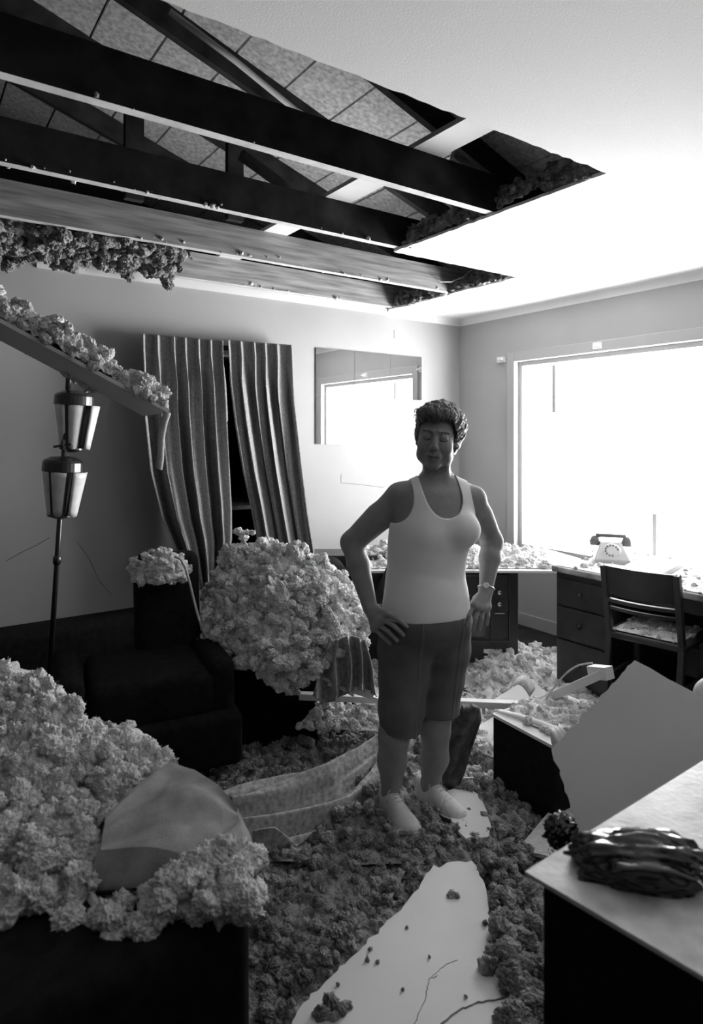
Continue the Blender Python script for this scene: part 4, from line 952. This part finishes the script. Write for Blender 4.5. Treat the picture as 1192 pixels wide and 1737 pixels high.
# worn padded piece standing behind the leg of the woman
V=[];n,k=26,16
top=[(768,1200),(816,1207)]; bot=[(752,1338),(778,1340)]
for i in range(n):
    v=i/(n-1)
    xl=np.interp(v,[0,.3,.7,1],[772,752,748,752]); xr=np.interp(v,[0,.15,.5,.8,1],[814,817,800,788,776]); yy=1203+v*137
    for j in range(k):
        u=j/(k-1); bul=math.sin(math.pi*u)
        V.append(P(xl+(xr-xl)*u,yy+3*math.sin(u*5)*(1-v),2.62-.045*bul-.012*max(0,math.cos(v*2*math.pi*3.2))**3-.01*math.sin(u*9+v*7)+.03))
o=link('worn_cushion',V,grid_faces(n,k),mat('worn_cloth',.04,.7,.003,60,g2=.13,vscale=30,spec=.4),smooth=True); o.modifiers.new('t','SOLIDIFY').thickness=.03; o.modifiers['t'].offset=-1
tag(o,'dark worn cushion piece standing on end behind the right leg of the woman','cushion')
# ---------------- fallen drape lying in folds on the floor ----------------
ctr=[(395,1428),(440,1410),(500,1388),(560,1370),(610,1342),(650,1310),(690,1270),(720,1236)]
n,k=90,110; S=np.zeros((n,k,3))
cx_=np.array([onZ(px,py,.0) for px,py in ctr]); tt=np.linspace(0,len(ctr)-1,n)
for i,t in enumerate(tt):
    c=np.array([np.interp(t,range(len(ctr)),cx_[:,d]) for d in range(3)]); c2=np.array([np.interp(min(t+.3,len(ctr)-1),range(len(ctr)),cx_[:,d]) for d in range(3)]); 
    if i<n-6: dr=c2-c; dr/=np.linalg.norm(dr); nr=np.array([-dr[1],dr[0],0])
    wd=.125+.05*math.sin(i*.05+1)
    for j in range(k):
        u=j/(k-1)*2-1; ph=u*10+1.6*math.sin(i*.035)+.9*math.sin(i*.09+u*2)
        hgt=.075*(max(0,math.sin(ph))**.7)+.05*(1-u*u)+.03*math.sin(u*4+i*.03)+.012*math.sin(ph*2.3+i*.05)
        S[i,j]=c+nr*u*wd+np.array([0,0,.02+hgt])
o=link('fallen_drape',S.reshape(-1,3),grid_faces(n,k),M_drape,smooth=True); o.modifiers.new('t','SOLIDIFY').thickness=.004
tag(o,'drape fallen in long folds across the floor behind the feet of the woman','curtain')
# ---------------- armchair and sofa in the dark ----------------
def rounded(nm,m,parent,c,size,rz=0,bev=.06,tilt=0):
    o=MB().box((0,0,0),size).xf(rotM((0,0,1),rz)@rotM((1,0,0),tilt),c).build(nm,m,parent,smooth=True); b=o.modifiers.new('b','BEVEL'); b.width=bev; b.segments=5; return o
arm=empty('armchair',P(290,1225,3.1)[:2]+(0,),'dark upholstered armchair with insulation on its back, below the left curtain','armchair')
ra=R(25)
rounded('backrest',M_dark,arm,np.array(P(284,1075,3.12)),(.30,.16,.78),ra,.05,R(-8)); 
rounded('seat',M_dark,arm,np.array(P(250,1160,2.85)),(.50,.50,.20),ra,.05)
for s_ in(-1,1): rounded('armrest',M_dark,arm,np.array(P(240,1175,2.85))+np.array([math.cos(ra),math.sin(ra),0])*s_*.30,(.12,.5,.36),ra,.05)
rounded('base',M_dark,arm,np.array(P(250,1230,2.85)),(.7,.6,.22),ra,.03)
MB().tube([P(px,py,3.0) for px,py in ((296,944),(306,948),(314,962),(322,990),(333,1035),(347,1082))],.006,8).build('welt',M_dryg,arm,smooth=True)
def blob_patch(name,label,c,rad,th,ph,n,k,m,amp,freq,nc,cs,seed,pw=1.0,**kw):
    T=np.linspace(th[0],th[1],n)[:,None]; Q=np.linspace(ph[0],ph[1],k)[None]
    x=np.cos(Q)*np.sin(T); y=np.sin(Q)*np.sin(T); z=np.cos(T)*np.ones_like(Q)
    sp=lambda a: np.sign(a)*np.abs(a)**pw
    S=np.stack([c[0]+rad[0]*sp(x),c[1]+rad[1]*sp(y),c[2]+rad[2]*sp(z)],-1)
    f=kw.pop('warp',None)
    if f is not None: S=f(S)
    o=fluff_patch(name,S,m,amp=amp,freq=freq,nclump=nc,csize=cs,seed=seed,fade=False,**kw)
    return tag(o,label,'insulation',kind='stuff')
blob_patch('insulation_debris','clump of insulation capping the back of the dark armchair',np.array(P(271,968,3.1)),(.125,.12,.085),(0,2.0),(0,6.3),36,60,M_ins,.03,16,110,(.009,.026),41)
sofa=empty('sofa',P(470,1240,3.2)[:2]+(0,),'dark sofa buried under the big insulation mound in the middle','sofa')
rounded('base',M_dark,sofa,np.array(P(462,1200,3.35)),(.56,.66,.46),R(8),.06)
rounded('backrest',M_dark,sofa,np.array(P(490,1065,3.48)),(.62,.34,.72),R(8),.08)
rounded('armrest',M_dark,sofa,np.array(P(545,1215,3.25)),(.2,.55,.36),R(8),.07)
rounded('seat_cushion',M_dark,sofa,np.array(P(462,1140,3.3)),(.5,.56,.18),R(8),.06)
def net_patch(name,label,rows,n,k,m,amp,freq,nc,cs,seed,bk=(.12,-.25),sm=12,**kw):
    rows=[np.array([P(*p) for p in r_]) for r_ in rows]
    if bk: back=rows[0].copy(); back[:,1]+=bk[0]; back[:,2]+=bk[1]; rows=[back]+rows
    nr,nc_=len(rows),len(rows[0]); S=np.zeros((n,k,3)); tv=np.linspace(0,nr-1,n); tu=np.linspace(0,nc_-1,k)
    for d in range(3):
        A=np.array([np.interp(tu,range(nc_),r_[:,d]) for r_ in rows])
        for j in range(k): S[:,j,d]=np.interp(tv,range(nr),A[:,j])
    for _ in range(sm): S[1:-1]=(S[:-2]+S[2:]+2*S[1:-1])/4; S[:,1:-1]=(S[:,:-2]+S[:,2:]+2*S[:,1:-1])/4
    mf=kw.pop('maskf',None)
    if mf is not None:
        PX=CX+F*S[...,0]/S[...,1]; PY=HZ-F*(S[...,2]-EYE)/S[...,1]; kw['mask']=mf(PX,PY)
    return tag(fluff_patch(name,S,m,amp=amp,freq=freq,nclump=nc,csize=cs,seed=seed,fade=False,**kw),label,'insulation',kind='stuff')
net_patch('insulation_mound','great heap of shredded insulation burying the sofa in the middle',[
 [(358,1012,3.35),(374,950,3.34),(398,922,3.34),(445,914,3.34),(500,926,3.28),(548,944,3.2),(584,988,3.15),(612,1040,3.1)],
 [(352,1060,3.1),(385,1010,3.12),(430,985,3.14),(480,1000,2.98),(530,1008,2.98),(566,1030,2.98),(592,1056,3.0),(612,1080,3.05)],
 [(350,1100,3.05),(385,1100,2.95),(430,1090,2.88),(475,1085,2.85),(520,1085,2.86),(556,1085,2.9),(588,1088,2.95),(616,1098,3.02)],
 [(350,1130,3.03),(400,1128,2.93),(440,1138,2.86),(468,1170,2.83),(502,1182,2.83),(532,1140,2.86),(574,1100,2.93),(614,1112,3.02)]],
 130,160,M_ins,.050,10,1100,(.012,.034),42,bk=(.25,-.3),sm=14,nrm=(0,-.8,.5))
# ragged folds of cloth hanging out of the heap on its right
V=[];n,k=40,80
for i in range(n):
    v=i/(n-1)
    for j in range(k):
        u=j/(k-1); px=(556+u*62)*(1-v)+(528+u*112)*v; py=1082+4*math.sin(u*8)+(98+8*math.sin(u*6))*v
        ph=u*26+1.5*math.sin(v*3+u*5)
        V.append(P(px+2*math.sin(ph+1),py,2.86+.10*math.sin(math.pi*v)*.4-.045*math.sin(ph)*(.4+.6*v)-.03*v))
o=link('bunched_drape',V,grid_faces(n,k),M_drape,smooth=True); o.modifiers.new('t','SOLIDIFY').thickness=.004
tag(o,'bunched curtain cloth hanging in folds from the right of the insulation heap','curtain')
tag(MB().beam(P(556,1160,2.88),P(640,1186,2.86),.012,.012).beam(P(548,1150,2.9),P(600,1180,2.86),.01,.01).beam(P(600,1168,2.86),P(634,1178,2.86),.008,.02).build('curtain_wand',M_white),'two thin pale rods crossing above the curtain track','rod')
# debris row under the track
flat_patch('insulation_debris','insulation lying in a bank under the curtain track left of the woman',[P(500,1235,2.85),P(650,1240,2.85),P(650,1195,3.0),P(540,1195,3.0)],30,50,M_ins,.03,14,120,(.01,.026),43)
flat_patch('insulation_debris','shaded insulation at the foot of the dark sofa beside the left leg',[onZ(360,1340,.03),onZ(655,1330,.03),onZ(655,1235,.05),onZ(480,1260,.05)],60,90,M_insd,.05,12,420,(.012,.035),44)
rounded('shade_bench',M_dark,None,np.array(RM(-3.45,.135,.21)),(2.0,.24,.42),ANG,.05)  # added dark bench, paints the shade at the foot of the wall
tag(bpy.data.objects['shade_bench'],'added low dark bench standing in for shade along the far wall behind the lamp','bench')
# ---------------- mass at the far wall left of the console ----------------
tag(MB().slab([P(520,931,4.45),P(585,931,4.4),P(650,931,4.35),P(650,1120,4.35),P(520,1120,4.45)],-.25,(0,-1,0)).build('low_cupboard',M_darkwood,bevel=.005),'low dark cupboard against the far wall between the heap and the woman','cupboard')
tag(MB().beam(P(618,1060,3.75),P(665,962,3.8),.05,.08,(0,1,0)).build('leaning_plank',M_woodk),'short plank leaning at a slant behind the left forearm','plank')
# ---------------- left foreground sofa ----------------
N_=np.array([-.19,1.28,0]); Rr=np.array([-.47,1.74,0]); dl=np.array([-.819,-.574,0])
fs=empty('couch',(-.8,1.2,0),'dark couch filling the lower left foreground, buried in insulation','couch')
TZ2=.52
o=MB().slab([N_+[0,0,TZ2],Rr+[0,0,TZ2],Rr+dl*1.5+[0,0,TZ2],N_+dl*1.5+[0,0,TZ2]],TZ2-.03,(0,0,1)).build('couch_body',M_dark,fs,smooth=True); b=o.modifiers.new('b','BEVEL'); b.width=.04; b.segments=5
# cloth covered cushion
cu=[]; n,k=40,60
px_far=[(180,1385),(235,1335),(290,1292),(330,1305),(368,1335),(402,1372)]
for i in range(n):
    v=i/(n-1)
    for j in range(k):
        u=j/(k-1)
        # far edge profile to near edge
        fx_=np.interp(u,np.linspace(0,1,6),[p[0] for p in px_far]); fy_=np.interp(u,np.linspace(0,1,6),[p[1] for p in px_far])
        nx=np.interp(u,[0,.5,1],[170,300,410]); ny=np.interp(u,[0,.5,.85,1],[1440,1446,1440,1400])
        a=np.array(onZ(fx_,fy_,.60)); c=np.array(onZ(nx,ny,.60)); p=a*(1-v)+c*v
        p[2]+=.012*math.sin(math.pi*v)*math.sin(math.pi*u)+.006*math.sin(u*9+v*5)+.004*math.sin(v*14+u*3)
        r_=np.linalg.norm(p[:2]); p[2]+=0
        cu.append(tuple(p))
top=np.array(cu).reshape(n,k,3)
side=[]; m_=9
edge=np.vstack([top[0,::1],top[1:,-1],top[-1,::-1][1:]])   # far, right, near edges
cen=top[n//2,k//2]
ring=[edge]
for s_ in range(1,m_+1):
    t=s_/m_; out=(edge-cen); out[:,2]=0; out/=np.linalg.norm(out,axis=1)[:,None]
    bul=.028*math.sin(math.pi*t); wob=.006*np.sin(np.arange(len(edge))*.17+t*3)[:,None]*out*math.sin(math.pi*t)
    e_=edge+out*bul+wob; e_[:,2]=edge[:,2]-.12*t+.006*np.sin(np.arange(len(edge))*.11)*t; ring.append(e_)
Rg=np.array(ring); V=np.vstack([top.reshape(-1,3),Rg.reshape(-1,3)])
Fc=[tuple(q) for q in grid_faces(n,k)]+[tuple(q+n*k) for q in grid_faces(m_+1,len(edge))]
o=link('seat_cushion',V,Fc,mat('cushion_cloth',.26,.9,.0012,260,g2=.40,vscale=18),fs,smooth=True); 
MB().tube([e_+(e_-cen)*[.02,.02,0] for e_ in Rg[m_//2+1][k//2:]],.004,6).build('piping',M_dark,fs,smooth=True)
cloth=[(180,1392),(235,1340),(292,1300),(335,1300),(380,1330),(412,1375),(420,1445),(300,1452),(170,1445)]
crest=[(-90,1110,2.0),(-20,1120,2.0),(40,1142,1.98),(95,1165,1.95),(135,1215,1.9),(190,1225,1.86),(235,1255,1.82),(290,1290,1.78),(330,1312,1.72),(400,1370,1.6),(425,1440,1.38)]
r1=[(-90,1230,1.75),(0,1240,1.75),(50,1255,1.75),(100,1270,1.73),(150,1300,1.7),(200,1330,1.66),(245,1350,1.62),(290,1375,1.58),(330,1395,1.54),(385,1420,1.48),(428,1462,1.34)]
r2=[(-90,1420,1.4),(0,1425,1.42),(50,1430,1.42),(100,1435,1.42),(150,1440,1.42),(200,1445,1.42),(245,1450,1.40),(290,1452,1.38),(330,1455,1.36),(385,1462,1.34),(425,1480,1.30)]
r3=[(-90,1560,1.24),(0,1555,1.25),(50,1540,1.275),(100,1545,1.265),(150,1560,1.24),(200,1580,1.21),(245,1580,1.21),(290,1560,1.24),(330,1545,1.265),(385,1570,1.23),(425,1550,1.255)]
def mf_(PX,PY):
    wob=12*pnoise(np.stack([PX.ravel()*.03,PY.ravel()*.03,0*PX.ravel()],1)).reshape(PX.shape)
    return ~inpoly(PX+wob,PY+wob,cloth)
net_patch('insulation_mound','deep drift of shredded insulation over the foreground couch at lower left',[crest,r1,r2,r3],170,200,M_ins,.045,12,1900,(.008,.028),51,nrm=(0,-.6,.8),maskf=mf_)
# ---------------- hanging ceiling strip at the left with insulation ----------------
hb=empty('hanging_board',P(140,620,2.3),'long strip of ceiling board hanging down across the upper left, loaded with insulation','board')
nA,nB=np.array(P(-60,515,2.08)),np.array(P(285,700,2.3)); fB=np.array(P(243,706,2.62)); fA=np.array(P(-60,548,2.45))
up=np.cross(nB-nA,fB-nB); up=up/np.linalg.norm(up); up*=np.sign(up[2])
MB().slab([nA,nB,fB,nA+(fB-nB)],-.013,up).build('board_strip',M_dry,hb)
q=[nA,nB,fB,nA+(fB-nB)]; o_=up*.02
S=np.zeros((40,170,3))
for i in range(40):
    for j in range(170):
        u=j/169; v=i/39; base=(nA*(1-u)+nB*u)*(1-v)+(q[3]*(1-u)+fB*u)*v
        prof=math.sin(math.pi*min(1,v*1.15+.0))**.6 if v*1.15<1 else 0
        hh=(.125-.035*u)*(.75+.35*math.sin(u*23)*math.sin(u*9+1))*prof*min(1,(1-u)*12+.25)
        S[i,j]=base+o_+np.array([0,0,hh])
tag(fluff_patch('insulation_debris',S,M_ins,amp=.03,freq=14,nclump=900,csize=(.008,.026),seed=52,nrm=up,fade=False),'ridge of insulation riding on the hanging ceiling strip at upper left','insulation',kind='stuff')
V=[];n=14
for i in range(n):
    t=i/(n-1); px=284-18*t-3*math.sin(t*5); py=699+97*t; 
    for s_ in (-1,0,1): V.append(P(px+s_*6,py+s_*2,2.29+.008*(s_!=0)))
o=link('paper_strip',V,grid_faces(n,3),M_dryg,smooth=True); o.modifiers.new('t','SOLIDIFY').thickness=.002
tag(o,'torn paper tape dangling from the end of the hanging ceiling strip','paper')
# ---------------- insulation about the ceiling opening ----------------
def rquad(name,label,A,B,C,D,n,k,m,amp,freq,nc,cs,seed,nrm,h=0,**kw):
    return flat_patch(name,label,[RM(*A),RM(*B),RM(*C),RM(*D)],n,k,m,amp,freq,nc,cs,seed,nrm=nrm,h=h,**kw)
q=onB(296,470,.4); aE=ab(q[0],q[1])[0]
rquad('insulation_batt','sagging dark insulation batt between the last two joists at far left',(AX,.69,2.46),(aE,.66,2.445),(aE+.06,.10,2.435),(AX,.10,2.44),40,170,M_insd,.05,11,800,(.012,.04),61,(0,-.5,-1),fade=False)
rquad('insulation_edge','insulation showing above the ceiling along the farthest right edge of the opening',(A2-.01,H2,ZC+.02),(A2-.01,H1,ZC+.02),(A2+.05,H1,ZC+.13),(A2+.05,H2,ZC+.15),24,90,M_insd,.03,14,240,(.006,.02),62,(-1,0,0),fade=False)
rquad('insulation_edge','insulation showing above the small ceiling step near the far corner',(A1-.02,H1,ZC+.015),(A1-.02,.10,ZC+.01),(A1+.04,.10,ZC+.12),(A1+.04,H1,ZC+.10),24,90,M_insd,.03,14,260,(.006,.022),63,(-1,0,0),fade=False)
rquad('insulation_edge','insulation crumbs along the middle edge of the opening behind the second joist',(A2,H1+.0,ZC+.03),(A1,H1+.0,ZC+.03),(A1,H1+.03,ZC+.07),(A2,H1+.03,ZC+.07),10,80,M_insd,.02,14,120,(.006,.016),64,(0,-1,0),fade=False)
rg=np.random.RandomState(77); pts=[];sz=[]
for b_,n_,a0,a1 in ((1.345,46,-4.2,-1.8),(.70,60,-3.2,-.9),(.065,30,-2.8,-.8),(2.0,5,-3.5,-1.9)):
    for i in range(n_):
        a=a0+(a1-a0)*rg.rand(); pts.append(RM(a,b_+JT/2*(1 if rg.rand()>.5 else -1)+.004*rg.normal(),JB+.012*abs(rg.normal()))); sz.append(.003+.009*rg.rand()**3)
Vs,Fs,_n2=clumps(np.array(pts),np.array(sz),rg)
tag(link('insulation_bits',np.vstack(Vs),np.vstack(Fs),M_ins,smooth=True),'crumbs of insulation clinging to the undersides of the ceiling joists','insulation',kind='stuff')
tag(MB().tube([onB(800,458,.85),onB(785,470,.82),onB(765,478,.8),onB(748,478,.76),onB(736,470,.74)],.004,8).build('loose_cable',M_dry,smooth=True),'loose pale cable drooping at the right end of the third joist','cable')
# white rolled edge at the right border: rounded chair back
_t=np.linspace(0,1,24)
o=MB().tube([P(1212-30*math.sin(math.pi*t)+50*t*t,1200-60*t,2.0+.1*t) for t in _t],[.022+.006*math.sin(math.pi*t) for t in _t],18).build('armchair',M_trim,smooth=True)
tag(o,'rounded pale chair arm entering at the right edge beside the leaning board','chair')
